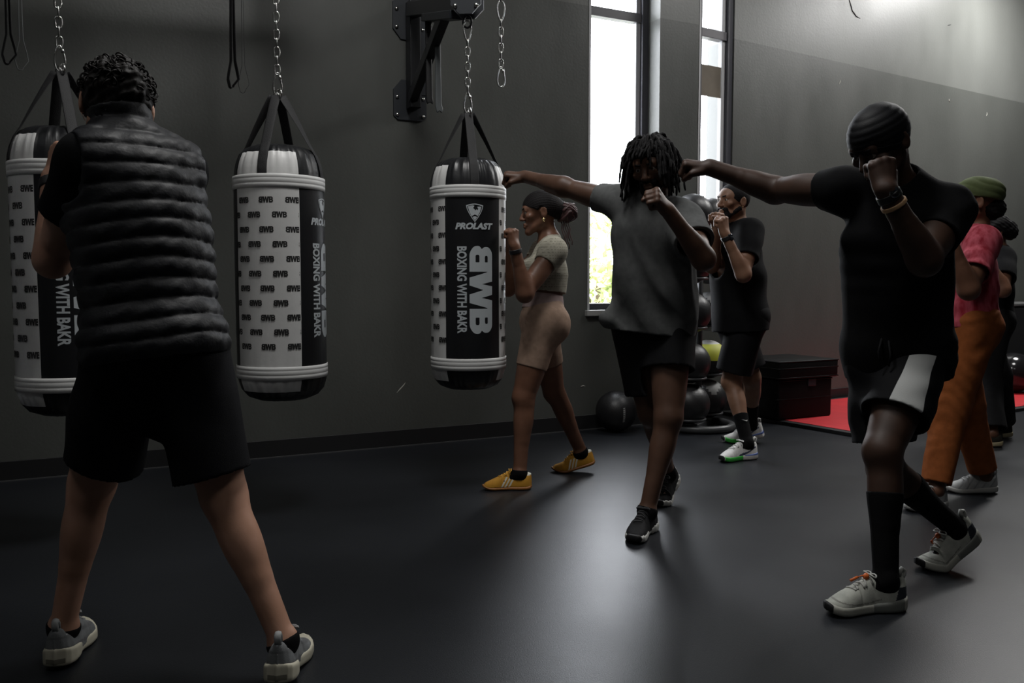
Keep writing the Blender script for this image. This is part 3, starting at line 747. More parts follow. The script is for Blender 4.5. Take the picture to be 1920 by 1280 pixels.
for px, py, pts, lb in [(1598, 16, [(-.05, .07), (-.02, .02), (.0, -.02), (.06, -.06), (.12, -.07)], 'dark crack at the top of the far wall'), (1780, 47, [(-.03, -.008), (0, .0), (.03, .01)], 'small dark chip high on the far wall')]:
    t, z, _ = WB.hit(px, py); mb = MB(); mb.tube([WB.at(t + a, z + b, -.0006) for a, b in pts], [.003] + [.005] * (len(pts) - 2) + [.002], 6)
    tag(mb.build('wall_scuff', mat('crack_dark', (.02, .02, .02), .9), base=WB.at(t, z)), lb, 'scuff', kind='structure')
# outdoors ---------------------------------------------------------------
gc = WA.at(3, 0, 9)
mb = MB().box((gc[0], gc[1] + 4, -.35), (60, 26, .3)); structure(mb.build('ground', mat('pale_paving', (.5, .5, .47), .9)))
def leafy(c, R, n, seed):
    r = np.random.default_rng(seed); mb = MB(); vs = []; fs = []
    for i in range(n):
        d = nrm(r.normal(size=3)); p = c + d * R * r.uniform(.45, 1.0) ** .5 * V(1.2, 1, 1) * (1 + .25 * math.sin(5 * d[0] + seed) * math.cos(4 * d[2]))
        u = nrm(r.normal(size=3)); w = nrm(np.cross(u, r.normal(size=3))); s = r.uniform(.05, .10); b = len(vs)
        vs += [p - u * s, p + w * s * .45, p + u * s, p - w * s * .45]; fs.append((b, b + 1, b + 2, b + 3))
    return vs, fs
hc = WA.hit(1120, 470, 5.0)[2]
tr_ = empty('tree', (hc[0], hc[1], -.2), 'pale green leafy tree outside the left-hand window', 'tree')
vs, fs = leafy(V(hc[0], hc[1], 1.05), 1.05, 5200, 4); mesh_obj('foliage', vs, fs, mat('tree_leaf', (.56, .62, .32), .7, var=.25, vscale=3), tr_, None, False)
MB().tube([V(hc[0], hc[1], -.2), V(hc[0] + .05, hc[1], .5), V(hc[0], hc[1] + .05, 1.3)], [.09, .07, .03], 10).tube([V(hc[0] + .05, hc[1], .5), V(hc[0] + .4, hc[1], 1.2)], [.05, .02], 8).tube([V(hc[0] + .03, hc[1], .6), V(hc[0] - .4, hc[1] + .1, 1.3)], [.05, .02], 8).build('trunk', mat('bark', (.12, .09, .06), .9), tr_, True)
# ------------------------------------------------------------------ lettering helpers
def curve_mesh(loops):
    """flat shape with holes -> (verts, faces) in the xy plane"""
    cu = bpy.data.curves.new('tmp', 'CURVE'); cu.dimensions = '2D'; cu.fill_mode = 'BOTH'
    for lp in loops:
        sp = cu.splines.new('POLY'); sp.points.add(len(lp) - 1)
        for q, (x, y) in zip(sp.points, lp): q.co = (x, y, 0, 1)
        sp.use_cyclic_u = True
    return _cu(cu)
def _cu(cu):
    o = bpy.data.objects.new('tmp', cu); COL.objects.link(o)
    dg = bpy.context.evaluated_depsgraph_get(); me = bpy.data.meshes.new_from_object(o.evaluated_get(dg))
    bm = bmesh.new(); bm.from_mesh(me); bmesh.ops.remove_doubles(bm, verts=bm.verts[:], dist=1e-6)
    v = np.array([q.co[:] for q in bm.verts]); f = [[q.index for q in p.verts] for p in bm.faces]
    bm.free(); bpy.data.objects.remove(o); bpy.data.meshes.remove(me); bpy.data.curves.remove(cu)
    return v, f
def text_mesh(s, w, h, offset=.02, shear=0.):
    cu = bpy.data.curves.new('tmp', 'FONT'); cu.body = s; cu.size = 1.; cu.offset = offset; cu.shear = shear; cu.resolution_u = 3; cu.dimensions = '2D'; cu.fill_mode = 'BOTH'
    v, f = _cu(cu); lo, hi = v.min(0), v.max(0)
    v = (v - (lo + hi) / 2); v[:, 0] *= w / (hi[0] - lo[0]); v[:, 1] *= h / (hi[1] - lo[1])
    return v, f
def slice_x(v, f, step):
    bm = bmesh.new(); q = [bm.verts.new(p) for p in v]
    for a in f:
        try: bm.faces.new([q[i] for i in a])
        except ValueError: pass
    lo, hi = v[:, 0].min(), v[:, 0].max(); x = math.ceil(lo / step) * step
    while x < hi:
        bmesh.ops.bisect_plane(bm, geom=bm.verts[:] + bm.edges[:] + bm.faces[:], plane_co=(x, 0, 0), plane_no=(1, 0, 0)); x += step
    bm.verts.index_update(); v = np.array([p.co[:] for p in bm.verts]); f = [[p.index for p in a.verts] for a in bm.faces]; bm.free()
    return v, f
def rnd(pts, n=5):
    """round the corners given as (x, y, radius)"""
    out = []; N = len(pts)
    for i in range(N):
        p = V(*pts[i][:2]); r = pts[i][2] if len(pts[i]) > 2 else 0
        if r <= 0: out.append(tuple(p)); continue
        a = V(*pts[i - 1][:2]) - p; b = V(*pts[(i + 1) % N][:2]) - p; la, lb = np.linalg.norm(a), np.linalg.norm(b); r = min(r, la * .5, lb * .5)
        p0 = p + a / la * r; p2 = p + b / lb * r
        for t in np.linspace(0, 1, n): out.append(tuple((1 - t) ** 2 * p0 + 2 * t * (1 - t) * p + t * t * p2))
    return out
def monogram():
    o = [(210, 0), (50, 0, 50), (0, 40, 30), (0, 84, 25), (26, 102, 0), (8, 124, 20), (8, 165, 30), (50, 200, 45), (290, 200), (312, 104), (330, 200), (400, 200), (424, 100), (446, 200), (670, 200, 45), (712, 165, 30), (712, 124, 20), (694, 102), (720, 84, 25), (720, 40, 30), (670, 0, 50), (514, 0), (514, 152), (508, 152), (466, 0), (396, 0), (360, 116), (322, 0), (258, 0), (214, 152), (210, 152)]
    h = lambda x0, x1, y0, y1: [(x0, y0, 14), (x1, y0, 6), (x1, y1, 6), (x0, y1, 14)]
    hr = lambda x0, x1, y0, y1: [(x0, y0, 6), (x1, y0, 14), (x1, y1, 14), (x0, y1, 6)]
    v, f = curve_mesh([rnd(o), rnd(h(72, 134, 50, 82)), rnd(h(80, 134, 130, 156)), rnd(hr(586, 648, 50, 82)), rnd(hr(586, 640, 130, 156))])
    v = v - V(360, 100, 0); v[:, :2] /= 720.
    return v, f                                   # width 1
MONO = monogram()
def emblem():
    t = np.linspace(0, 1, 9)
    def shield(s, dy=0):
        top = [(-.5 + x, .40 + .10 * math.sin(math.pi * x)) for x in t]
        r = [(.5 - .02 * x - .48 * x ** 1.6, .40 - .95 * x) for x in t[1:]]
        l = [(-a, b) for a, b in r[::-1]][1:]
        return [(a * s, b * s + dy) for a, b in top + r + l]
    parts = [curve_mesh([shield(1.), shield(.88, .0)])]
    parts.append(curve_mesh([[(-.40, .34), (-.12, .40), (-.02, .37), (-.10, .24), (-.02, .18), (.02, .10), (.08, .18), (.16, .12), (.20, .22), (.14, .32), (.30, .34), (.38, .30), (.30, .02), (.16, -.22), (.10, -.16), (0, -.12), (-.10, -.17), (-.18, -.22), (-.30, .0)]]))
    parts.append(curve_mesh([[(-.13, -.27), (-.05, -.22), (.05, -.22), (.13, -.27), (.0, -.45)]]))
    V_ = []; F_ = []
    for v, f in parts: F_ += [[i + len(V_) for i in a] for a in f]; V_ += list(v)
    return np.array(V_), F_
EMB = emblem()
VINW = mat('white_vinyl', (.70, .70, .69), .42, bump=.12, bscale=60, var=.04); VINB = mat('black_vinyl', (.010, .0105, .012), .38, bump=.12, bscale=60)
BANDW = mat('white_vinyl_band', (.68, .68, .67), .45); INKB = mat('black_ink', (.02, .02, .02), .5); INKW = mat('silver_ink', (.52, .56, .58), .45)
WEB = mat('black_webbing', (.012, .012, .013), .7, bump=.4, bscale=300); STEEL = mat('zinc_steel', (.62, .62, .60), .25, metal=1.); BLKST = mat('black_powder_coat', (.010, .011, .013), .42); BLKST2 = mat('dark_grey_plate', (.020, .023, .028), .45)
BZ0, BH, BR = .535, 1.225, .2135
def ring_pts(c, a, u, w, n=28): return [c + a[0] * math.cos(t) * u + a[1] * math.sin(t) * w for t in np.linspace(0, 2 * math.pi, n, endpoint=False)]
def heavy_bag(px, Y, phi, label, BR=.2135):
    kr = BR / .2135
    cx = (px - 960) / F * (Y * cT + 0) ; cx = P(px, 531, Y)[0]
    c = V(cx, Y, BZ0); base_dir = math.atan2(-Y, -cx)       # direction bag -> camera
    def ang(a): return base_dir + math.radians(a)           # positive turns to the right in the picture
    def pt(a, r, z): return c + V(r * math.cos(ang(a)), r * math.sin(ang(a)), z)
    root = empty('punching_bag', c, label, 'punching bag', 'striped punching bags along the wall')
    prof = [(.0, .012), (.06, .010), (.12, .012), (.165, .030), (.193, .062), (.208, .105), (.2125, .14), (.2135, .20)] + [(.2135, .2 + .08 * i) for i in range(1, 11)] + [(.2125, 1.04), (.209, 1.085), (.200, 1.125), (.183, 1.165), (.155, 1.192), (.11, 1.208), (.05, 1.214), (.0, 1.214)]
    prof = [(r * kr, z) for r, z in prof]
    N = 160; vs = []; fs = []; mi = []
    rr = np.random.default_rng(int(px)); pk = rr.uniform(0, 6, 6)
    for i, (r, z) in enumerate(prof):
        e = max(0, 1 - z / .19) if z < .19 else max(0, (z - 1.05) / .16)
        for k in range(N):
            a = 360. * k / N; q = math.radians(a)
            pu = e * (.035 * math.sin(17 * q + pk[0]) + .03 * math.sin(29 * q + pk[1] + z * 9) + .02 * math.sin(43 * q + pk[2]))
            r2 = r * (1 + .5 * pu) + .0012 * math.sin(3 * q + z * 5 + pk[3]); vs.append(pt(a, r2, z + .02 * pu * (r > .02)))
    for i in range(len(prof) - 1):
        for k in range(N):
            fs.append((i * N + k, i * N + (k + 1) % N, (i + 1) * N + (k + 1) % N, (i + 1) * N + k))
            a = (360. * (k + .5) / N - phi + 45) % 360; z = (prof[i][1] + prof[i + 1][1]) / 2; r = (prof[i][0] + prof[i + 1][0]) / 2
            white = (90 <= a < 180 or 270 <= a) and z < 1.165 and not (z < .06 or r < .17 * kr)
            mi.append(1 if white else 0)
    body_ = fixn(mesh_obj('bag_body', vs, fs, [VINB, VINW], root, mi))
    for z in (.150, 1.030):
        mb = MB(); p = [(BR + .001, -.031), (BR + .0045, -.030), (BR + .0048, -.011), (BR + .0036, -.009), (BR + .0048, -.007), (BR + .0050, .011), (BR + .0038, .013), (BR + .0048, .015), (BR + .0045, .030), (BR + .001, .031)]
        mb.lathe(p, c + V(0, 0, z), 96, cap=False); mb.build('trim_band', BANDW, root, True)
    ringz = 2.0 - BZ0
    for k in range(4):
        a = phi + 90 * k; t_ = V(-math.sin(ang(a)), math.cos(ang(a)), 0)
        pts = [pt(a, .022, ringz - .02), pt(a, .06 * kr, ringz - .08), pt(a, .11 * kr, 1.298), pt(a, .160 * kr, 1.205), pt(a, .188 * kr, 1.163), pt(a, .2045 * kr, 1.120), pt(a, .2125 * kr, 1.085), pt(a, BR + .0005, 1.050)]
        P2 = []
        for i in range(len(pts) - 1):
            for u in np.linspace(0, 1, 5)[:-1]: P2.append(lerp(pts[i], pts[i + 1], u))
        P2.append(pts[-1]); m = len(P2); ta = V(-math.sin(ang(20)), math.cos(ang(20)), 0); tw = np.clip(np.linspace(0, 2.2, m), 0, 1)
        sgn = 1 if np.dot(ta, t_) >= 0 else -1
        if k % 2: ta = V(math.cos(ang(-20)), math.sin(ang(-20)), 0) * .0 + nrm(t_ + .9 * V(-math.sin(ang(0)), math.cos(ang(0)), 0) * (1 if np.dot(t_, V(-math.sin(ang(0)), math.cos(ang(0)), 0)) >= 0 else -1)); sgn = 1
        MB().tube(P2, .0028, 12, flat=(np.array([nrm(lerp(ta * sgn, t_, w_)) for w_ in tw]), 8.0)).build('strap', WEB, root, True)
    for s in (-1, 1):
        u = V(math.cos(ang(20)), math.sin(ang(20)), 0); w = V(0, 0, 1); o = c + V(0, 0, ringz - .012) + u * s * .022
        MB().tube(ring_pts(o, (.026, .022), u, w), .0045, 8, True).build('d_ring', STEEL, root, True)
    # print
    def wrap(v, f, u0, z0, rot, sc, a0, lift=.0013):
        v = v * sc; 
        if rot: v = np.stack([v[:, 1], -v[:, 0], v[:, 2]], 1)        # read from top to bottom
        v = v + V(u0, z0, 0)
        v, f = slice_x(v, f, .012)
        W = np.array([pt(a0 + math.degrees(x / BR), BR + lift + .0012 * math.sin(3 * math.radians(a0) + z * 5 + pk[3]) * 0, z) for x, z, _ in v]); return W, f
    zz = lambda z: z - BZ0
    for a0 in (phi, phi + 180):
        mb = MB(); mb.add(*wrap(*EMB, .0, zz(1.456), False, .088, a0)); mb.build('emblem', INKW, root)
        mb = MB(); v, f = text_mesh('PROLAST', .200, .034, .055, .25); mb.add(*wrap(v, f, 0, zz(1.388), False, 1, a0))
        v, f = text_mesh('BOXING WITH BAKR', .440, .050, .035); mb.add(*wrap(v, f, -.066, zz(1.066), True, 1, a0))
        mb.add(*wrap(*MONO, .034, zz(1.066), True, .445, a0)); mb.build('lettering', INKW, root)
        mb = MB(); v0, f0 = MONO; span = math.radians(45) * BR
        for r_ in range(11):
            z = zz(1.478) - r_ * .0668
            for k in range(-3, 4):
                u = k * .119 + (.0595 if r_ % 2 else 0) + .015
                if abs(u) > span + .03: continue
                v = v0 * V(.066, .098, 1) + V(u, z, 0); v, f = slice_x(v, f0, .010)
                keep = []
                if abs(u) > span - .034:                       # print is cut by the panel seam
                    bm = bmesh.new(); q = [bm.verts.new(p) for p in v]
                    for a in f: bm.faces.new([q[i] for i in a])
                    for sg in (1, -1): bmesh.ops.bisect_plane(bm, geom=bm.verts[:] + bm.edges[:] + bm.faces[:], plane_co=(sg * (span - .001), 0, 0), plane_no=(sg, 0, 0), clear_outer=True)
                    bm.verts.index_update(); v = np.array([p.co[:] for p in bm.verts]) if len(bm.verts) else np.zeros((0, 3)); f = [[p.index for p in a.verts] for a in bm.faces]; bm.free()
                if len(v): mb.add(np.array([pt(a0 + 90 + math.degrees(x / BR), BR + .0014, z_) for x, z_, _ in v]), f)
        mb.build('repeat_print', INKB, root)
    return c
def link_pts(c, L, w, u):
    ps = []
    for t in np.linspace(0, 2 * math.pi, 20, endpoint=False):
        x, z = math.cos(t), math.sin(t); ps.append(c + u * w * x + V(0, 0, z * w + (L / 2 - w) * (1 if z > 0 else -1 if z < 0 else 0)))
    return ps
def karabiner(c0, up, u, L=.105, w=.022):
    """pear shaped snap hook; c0 is the narrow end"""
    ps = []
    for t in np.linspace(0, 2 * math.pi, 28, endpoint=False):
        s = (1 - math.cos(t)) / 2; ww = .009 + (w - .009) * s ** .8; ps.append(c0 + up * L * s + u * ww * math.sin(t) * (1.15 if 0 < s < 1 else 1))
    return ps
def chain(top, bot, label, cat='chain', group=None, wide_top=True, turn=.6, free=False, yaw=.3):
    """chain from top (z) to bot (z) with a snap hook at each end"""
    x, y = top[0], top[1]; root = empty('hanging_chain', top, label, cat, group)
    u = V(math.cos(yaw), math.sin(yaw), 0); w = V(-math.sin(yaw), math.cos(yaw), 0); z = top[2]; Lk = .105
    if wide_top:
        MB().tube(karabiner(V(x, y, z - Lk), V(0, 0, 1), u), .0042, 8, True).build('snap_hook', STEEL, root, True); z -= Lk - .006
    n = max(2, int(round((z - (bot + Lk - .006)) / .041))); pitch = (z - (bot + Lk - .006)) / n
    for i in range(n):
        cz = z - pitch * (i + .5); MB().tube(link_pts(V(x, y, cz), pitch + .0085, .0125, u if i % 2 else w), .0036, 8, True).build('link', STEEL, root, True)
    z2 = bot + Lk
    MB().tube(karabiner(V(x, y, z2), V(0, 0, -1), u), .0042, 8, True).build('snap_hook', STEEL, root, True)
    MB().lathe([(.0, 0), (.007, .0), (.007, .018), (0, .018)], V(x, y, z2) + u * .012 + V(0, 0, -.03), 12, cap=False).build('hook_gate', STEEL, root, True)
    return root
b1 = heavy_bag(127, 3.64, 13, 'punching bag with black and white panels, partly hidden behind the man in the quilted vest', BR=.206)
b2 = heavy_bag(527, 4.10, 69, 'punching bag showing mostly its white printed panel, hanging alone in the middle of the three', BR=.2085)
b3 = heavy_bag(878, 4.52, 10, 'punching bag showing its black lettered panel, hanging beside the woman in bike shorts', BR=.196)
HUB = V(b3[0], b3[1], 2.455); RZ = 3.05
chain(V(b1[0], b1[1], RZ - .06), 1.985, 'steel chain with snap hook above the leftmost bag', yaw=.5)
chain(V(b2[0], b2[1], RZ - .06), 1.985, 'steel chain with snap hook above the middle bag', yaw=.3)
chain(HUB, 1.985, 'steel chain with snap hooks linking the third bag to the bracket arm', yaw=.2)
c4 = P(939, 0, 4.66); z4 = P(939, 163, 4.66)[2]
chain(V(c4[0], c4[1], P(939, 2, 4.66)[2]), z4, 'short empty steel chain with a loose snap hook, right of the wall bracket', yaw=.1)
# overhead rack that carries the first two bags and the bands (above the frame)
rk = empty('overhead_bag_rack', V(b2[0], b2[1], RZ), 'black steel overhead rack above the first two punching bags', 'rack')
dv = nrm(b2 - b1); dv = nrm(V(dv[0], dv[1], 0)); off = WA.n * .62
e0 = V(b1[0], b1[1], RZ) - dv * .7; e1 = V(b2[0], b2[1], RZ) + dv * .45
for q in (V(0, 0, 0), off):
    MB().box((e0 + e1) / 2 + q, (np.linalg.norm(e1 - e0), .05, .06), [dv, np.cross(V(0, 0, 1), dv), V(0, 0, 1)], bev=.006).build('rail', BLKST, rk)
for t in (0.03, .5, .97):
    p = lerp(e0, e1, t); MB().box(p + off / 2, (.05, np.linalg.norm(off), .05), [dv, nrm(off), V(0, 0, 1)], bev=.005).build('cross_bar', BLKST, rk)
for t in (.06, .94):
    p = lerp(e0, e1, t); MB().box(V(p[0], p[1], (RZ + .05 + CEIL) / 2), (.08, .08, CEIL - RZ - .05), bev=.005).build('ceiling_post', BLKST, rk)
    p = p + off; MB().box(V(p[0], p[1], (RZ + .05 + CEIL) / 2), (.08, .08, CEIL - RZ - .05), bev=.005).build('ceiling_post', BLKST, rk)
# loop bands
def loop_band(px, y0, py, Y, r, fl, m, label, w=.028, ztop=None):
    op = .55 if ztop else .86
    a = P(px[0], y0, Y); b = P(px[1], py, Y); top = V(a[0], Y, ztop if ztop else RZ - .04); u = V(1, .15, 0)
    L = top[2] - b[2]; pts = []
    for t in np.linspace(0, 1, 26):
        s = t; ww = .002 + w * np.clip((s - op) / (.97 - op), 0, 1) ** .6; pts.append(lerp(top, b, s) - u * ww * (1 if s < .985 else .5))
    q = [p + 2 * np.dot(lerp(top, b, t) - p, u) / np.dot(u, u) * u for p, t in zip(pts, np.linspace(0, 1, 70))]
    for k in range(4): pts.insert(-1, pts[-1]) if False else None
    al = pts[:-1] + [b + u * w * .6 * math.cos(t) + V(0, 0, -.012 * math.sin(t)) for t in np.linspace(math.pi, 0, 13)] + q[:-1][::-1]
    mb = MB().tube(al, r, 8, flat=(V(.75, -.66, 0) if w > .01 else V(1, .15, 0), fl)); o = mb.build('loop_band', m, None, True, base=top); tag(o, label, 'exercise band', 'loop bands above the bags'); return o
BANDK = mat('black_latex', (.011, .011, .012), .5); BANDG = mat('grey_latex', (.20, .21, .21), .5)
loop_band((15, 14), 0, 115, 4.30, .0032, 5., BANDK, 'black loop band hanging at the top left corner', .022)
loop_band((38, 38), 0, 127, 4.32, .0022, 2., BANDG, 'thin grey loop band hanging beside the black one at the top left', .022)
loop_band((436, 434), 0, 160, 4.78, .0032, 5., BANDK, 'black loop band hanging just left of the middle chain', .017)
loop_band((455, 455), 0, 170, 4.80, .0014, 1.6, mat('dark_cord', (.05, .05, .05), .5), 'thin dark loop band hanging between the black band and the middle chain', .022)
# wall bracket for the third bag
br = empty('wall_bracket', WA.hit(770, 215)[2], 'black steel wall bracket with bolted plates and a braced arm above the third bag', 'bracket')
tb, zb, pb = WA.hit(768, 206); zt = WA.hit(768, 8)[1]
for z in (zb + .055, zt - .10):
    pl = [(-.115, -.10), (-.085, -.125), (.085, -.125), (.115, -.10), (.115, .07), (.06, .135), (-.06, .135), (-.115, .07)]
    if z > zb + .2: pl = [(x, -y) for x, y in pl]
    fixn(MB().prism([WA.at(tb + x, z + y, 0) for x, y in pl], -WA.n * .012, -WA.n * .0).build('wall_plate', BLKST2, br))
mb = MB(); WA.box(mb, tb - .028, tb + .045, zb, zt, -.10, -.012, bev=.004); mb.build('upright', BLKST, br)
mb = MB(); WA.box(mb, tb + .046, tb + .115, zb + .10, zt - .06, -.016, -.006); mb.build('back_plate', BLKST2, br)
for x in (-.09, .09):
    for z in (zb - .04, zb + .075, zt - .16, zt - .045):
        MB().lathe([(0, .0), (.012, .0), (.012, .007), (.008, .012), (0, .012)], WA.at(tb + x, z, -.013), 10, -WA.n, cap=False).build('bolt', STEEL, br, True)
a_top = WA.at(tb, zt - .05, -.05); a_bot = WA.at(tb, zb + .06, -.05); hub = V(HUB[0], HUB[1], 2.555)
ad = nrm(hub - a_top); sd = nrm(np.cross(ad, V(0, 0, 1)))
MB().box((a_top + hub) / 2, (np.linalg.norm(hub - a_top), .07, .09), [ad, sd, np.cross(sd, ad)], bev=.006).build('arm', BLKST, br)
q = lerp(a_top, hub, .72); bd_ = nrm(q - a_bot); sd2 = nrm(np.cross(bd_, V(0, 0, 1)))
MB().box((q + a_bot) / 2, (np.linalg.norm(q - a_bot), .055, .075), [bd_, sd2, np.cross(sd2, bd_)], bev=.006).build('brace', BLKST, br)
fc = nrm(V(-.12, -1, .0)); rt = nrm(np.cross(fc, V(0, 0, 1))); oc = [(.085 * math.cos(t + .39), .085 * math.sin(t + .39)) for t in np.linspace(0, 2 * math.pi, 8, endpoint=False)]
MB().box(lerp(a_top, hub, .60) + V(0, 0, -.03) - sd * .0 + fc * .0 + V(0, 0, -.035), (np.linalg.norm(hub - a_top) * .5, .085, .045), [ad, sd, np.cross(sd, ad)], bev=.004).build('arm_stiffener', BLKST2, br)
for s in (.045, -.045): fixn(MB().prism([hub + rt * x + V(0, 0, y) + fc * s for x, y in oc], fc * .006, -fc * .006).build('pivot_plate', BLKST2, br))
MB().lathe([(0, -.045), (.04, -.045), (.04, .045), (0, .045)], hub, 20, fc, cap=False).build('pivot', BLKST, br, True)
for x, y in ((-.055, .035), (.055, .035), (.055, -.04), (-.055, -.04)):
    MB().lathe([(0, 0), (.012, 0), (.012, .006), (.007, .012), (0, .012)], hub + rt * x + V(0, 0, y) + fc * .051, 12, fc, cap=False).build('bolt', STEEL, br, True)
MB().tube(ring_pts(hub + V(0, 0, -.105), (.022, .03), rt, V(0, 0, 1), 20), .006, 8, True).build('eye_bolt', BLKST, br, True)
# reach that carries the loose chain
e = V(c4[0], c4[1], P(939, 2, 4.66)[2] + .02); MB().tube([hub + V(0, 0, .11), hub + V(.05, .03, .16), V(e[0], e[1], e[2] + .10), e], [.014] * 4, 10).tube(ring_pts(e, (.012, .02), V(0, 1, 0), V(0, 0, 1), 16), .005, 8, True).build('side_hook', BLKST, br, True)
loop_band((803, 806), 26, 188, 5.25, .0034, 5.5, BANDK, 'black loop band draped over the bracket arm', .004, P(803, 22, 5.25)[2])
loop_band((820, 824), 30, 204, 5.15, .0042, 4.0, mat('grey_strap', (.16, .175, .18), .5), 'grey loop band draped over the bracket arm', .007, P(820, 18, 5.15)[2])
# ------------------------------------------------------------------ soft boxes, mat, cabinet, balls
RED = mat('red_vinyl_mat', (.50, .020, .028), .5, bump=.1, bscale=150, var=.06); BLV = mat('black_vinyl_soft', (.0055, .0057, .006), .5, bump=.35, bscale=9, var=.1, spec=.12); BLV2 = mat('black_mat_edge', (.009, .009, .010), .5)
near = G(1604, 820); dB = WB.d; nB_ = WB.n
mt = empty('floor_mat', near + (dB * 1.1 + nB_ * .6), 'red vinyl floor mat with black edge under the black boxes', 'mat')
wl = np.dot(WB.o - near, nB_) - .03
MB().box(near + dB * 1.75 + nB_ * wl / 2 + V(0, 0, .014), (3.50, wl, .028), [dB, nB_, V(0, 0, 1)], bev=.004).build('mat_edge', BLV2, mt)
MB().box(near + dB * 1.75 + nB_ * wl / 2 + V(0, 0, .0295), (3.38, wl - .12, .003), [dB, nB_, V(0, 0, 1)]).build('mat_top', RED, mt)
MB().box(near + dB * 1.98 + nB_ * wl * .5 + V(0, 0, .032), (.03, .22, .003), [dB, nB_, V(0, 0, 1)]).build('mat_mark', mat('mat_white', (.5, .45, .45), .5), mt)
def seam_box(name, c, L, W, H, label, seams, tab=True, parts=None):
    root = empty(name, c, label, 'box', 'stacked black soft boxes')
    MB().box(c + V(0, 0, H / 2), (L, W, H), [bd1, bd2, V(0, 0, 1)], bev=.018).build('box_body', BLV, root, True)
    for z in seams:
        pts = []
        for a, b in ((-1, -1), (1, -1), (1, 1), (-1, 1)): pts += [c + bd1 * a * (L / 2 - .008) + bd2 * b * (W / 2 - .008) + V(0, 0, z)]
        P2 = []
        for i in range(4):
            for u in np.linspace(0, 1, 8)[:-1]: P2.append(lerp(pts[i], pts[(i + 1) % 4], u) )
        P2 = [p + nrm(V(*(p - c)[:2], 0)) * .006 for p in P2]
        MB().tube(P2, .006, 8, True).build('piping', BLV, root, True)
    return root
cn = G(1458, 789, .03); cr = G(1559, 779, .03); bd1 = nrm(V(*(cr - cn)[:2], 0)); bd2 = V(-bd1[1], bd1[0], 0); LB = np.linalg.norm(cr - cn)
cc = cn + bd1 * LB / 2 + bd2 * .25; cc[2] = .031
seam_box('plyometric_box', cc, LB, .50, .315, 'taller black soft box with a tab, lower of the two on the red mat', (.16, .308))
r_ = [o for o in COL.objects if o.name.startswith('plyometric_box')][-1]
MB().box(cc - bd2 * .256 + bd1 * .06 + V(0, 0, .285), (.085, .01, .06), [bd1, bd2, V(0, 0, 1)], bev=.004).build('hook_tab', BLKST2, r_)
ct = cc + V(0, 0, .318) + bd1 * .015
seam_box('plyometric_box', ct, LB + .06, .54, .145, 'flat black soft box, topmost of the two stacked on the red mat', (.012, .085, .138))
# cabinet by the far wall
t0, _, q = WB.hit(1884, 620); zt_ = WB.hit(1900, 569, -.5)[1]; t0 = WB.hit(1884, 620, -.5)[0]
cb = empty('storage_cabinet', WB.at(t0 + .6, 0, -.27), 'black storage cabinet against the far wall at the right edge', 'cabinet')
mb = MB(); WB.box(mb, t0, t0 + 1.2, .0, zt_ - .025, -.5, -.03, bev=.006); mb.build('body', BLV2, cb)
mb = MB(); WB.box(mb, t0 - .01, t0 + 1.21, zt_ - .025, zt_, -.515, -.02, bev=.004); mb.build('worktop', mat('grey_top', (.10, .10, .10), .4), cb)
for k in (0, 1):
    mb = MB(); WB.box(mb, t0 + .02 + .59 * k, t0 + .59 + .59 * k, .08, zt_ - .05, -.512, -.50, bev=.004); dr = mb.build('door', BLV2, cb)
    mb = MB(); WB.box(mb, t0 + .50 + .16 * k, t0 + .52 + .16 * k, .45, .60, -.535, -.512, bev=.004); mb.build('handle', BLKST2, dr)
def ball(c, r, m, label, kind='medicine_ball', cat='ball', group=None, lab=None, extra=None):
    mb = MB().sphere(c, r, 40); v = np.vstack(mb.v); fcen = np.array([v[list(q)].mean(0) for q in mb.f]); ms = m if isinstance(m, list) else [m]
    o = mesh_obj(kind, v, mb.f, ms, None, None if extra is None else extra((fcen - c) / r), True, base=c)
    return tag(o, label, cat, group)
gb = P(1900, 706, 8.35); ball(V(gb[0], gb[1], .226), .195, mat('glossy_black_rubber', (.010, .010, .011), .14), 'glossy black exercise ball at the right edge in front of the black cabinet', 'exercise_ball')
BALLK = mat('black_ball_leather', (.012, .012, .013), .42, bump=.25, bscale=120); BALLG = mat('grey_ball_panel', (.16, .16, .155), .6, bump=.2, bscale=200); BALLY = mat('yellow_ball_panel', (.50, .52, .05), .55); BALLW = mat('white_ball_cap', (.6, .6, .58), .5)
fb = G(1146, 806); fbc = V(fb[0], fb[1] , .152); wd = np.dot(fbc - WA.o, WA.n)
if wd > -.165: fbc = fbc - WA.n * (wd + .165)
o = ball(fbc, .152, BALLK, 'black ball with white lettering on the floor by the wall under the left-hand window', 'slam_ball')
fd = nrm(V(.30, -1, -.05)); ur = nrm(np.cross(fd, V(0, 0, 1))); uu = np.cross(ur, fd)
v = []; f_ = []
for i in range(8):                              # unreadable worn lettering: a row of slanted strokes
    x = -.055 + i * .0145
    for dx, h in ((0, .009), (.006, .007)):
        b_ = len(v); v += [(x + dx, -h, 0), (x + dx + .0035, -h, 0), (x + dx + .0065, h, 0), (x + dx + .003, h, 0)]; f_.append((b_, b_ + 1, b_ + 2, b_ + 3))
W = []
for x, y, _ in v:
    d = nrm(fd + ur * (y / .152) * 1. + uu * (-x / .152)); W.append(fbc + d * .1532)
mesh_obj('lettering', W, f_, mat('ball_print', (.30, .30, .30), .6), o, None, False)
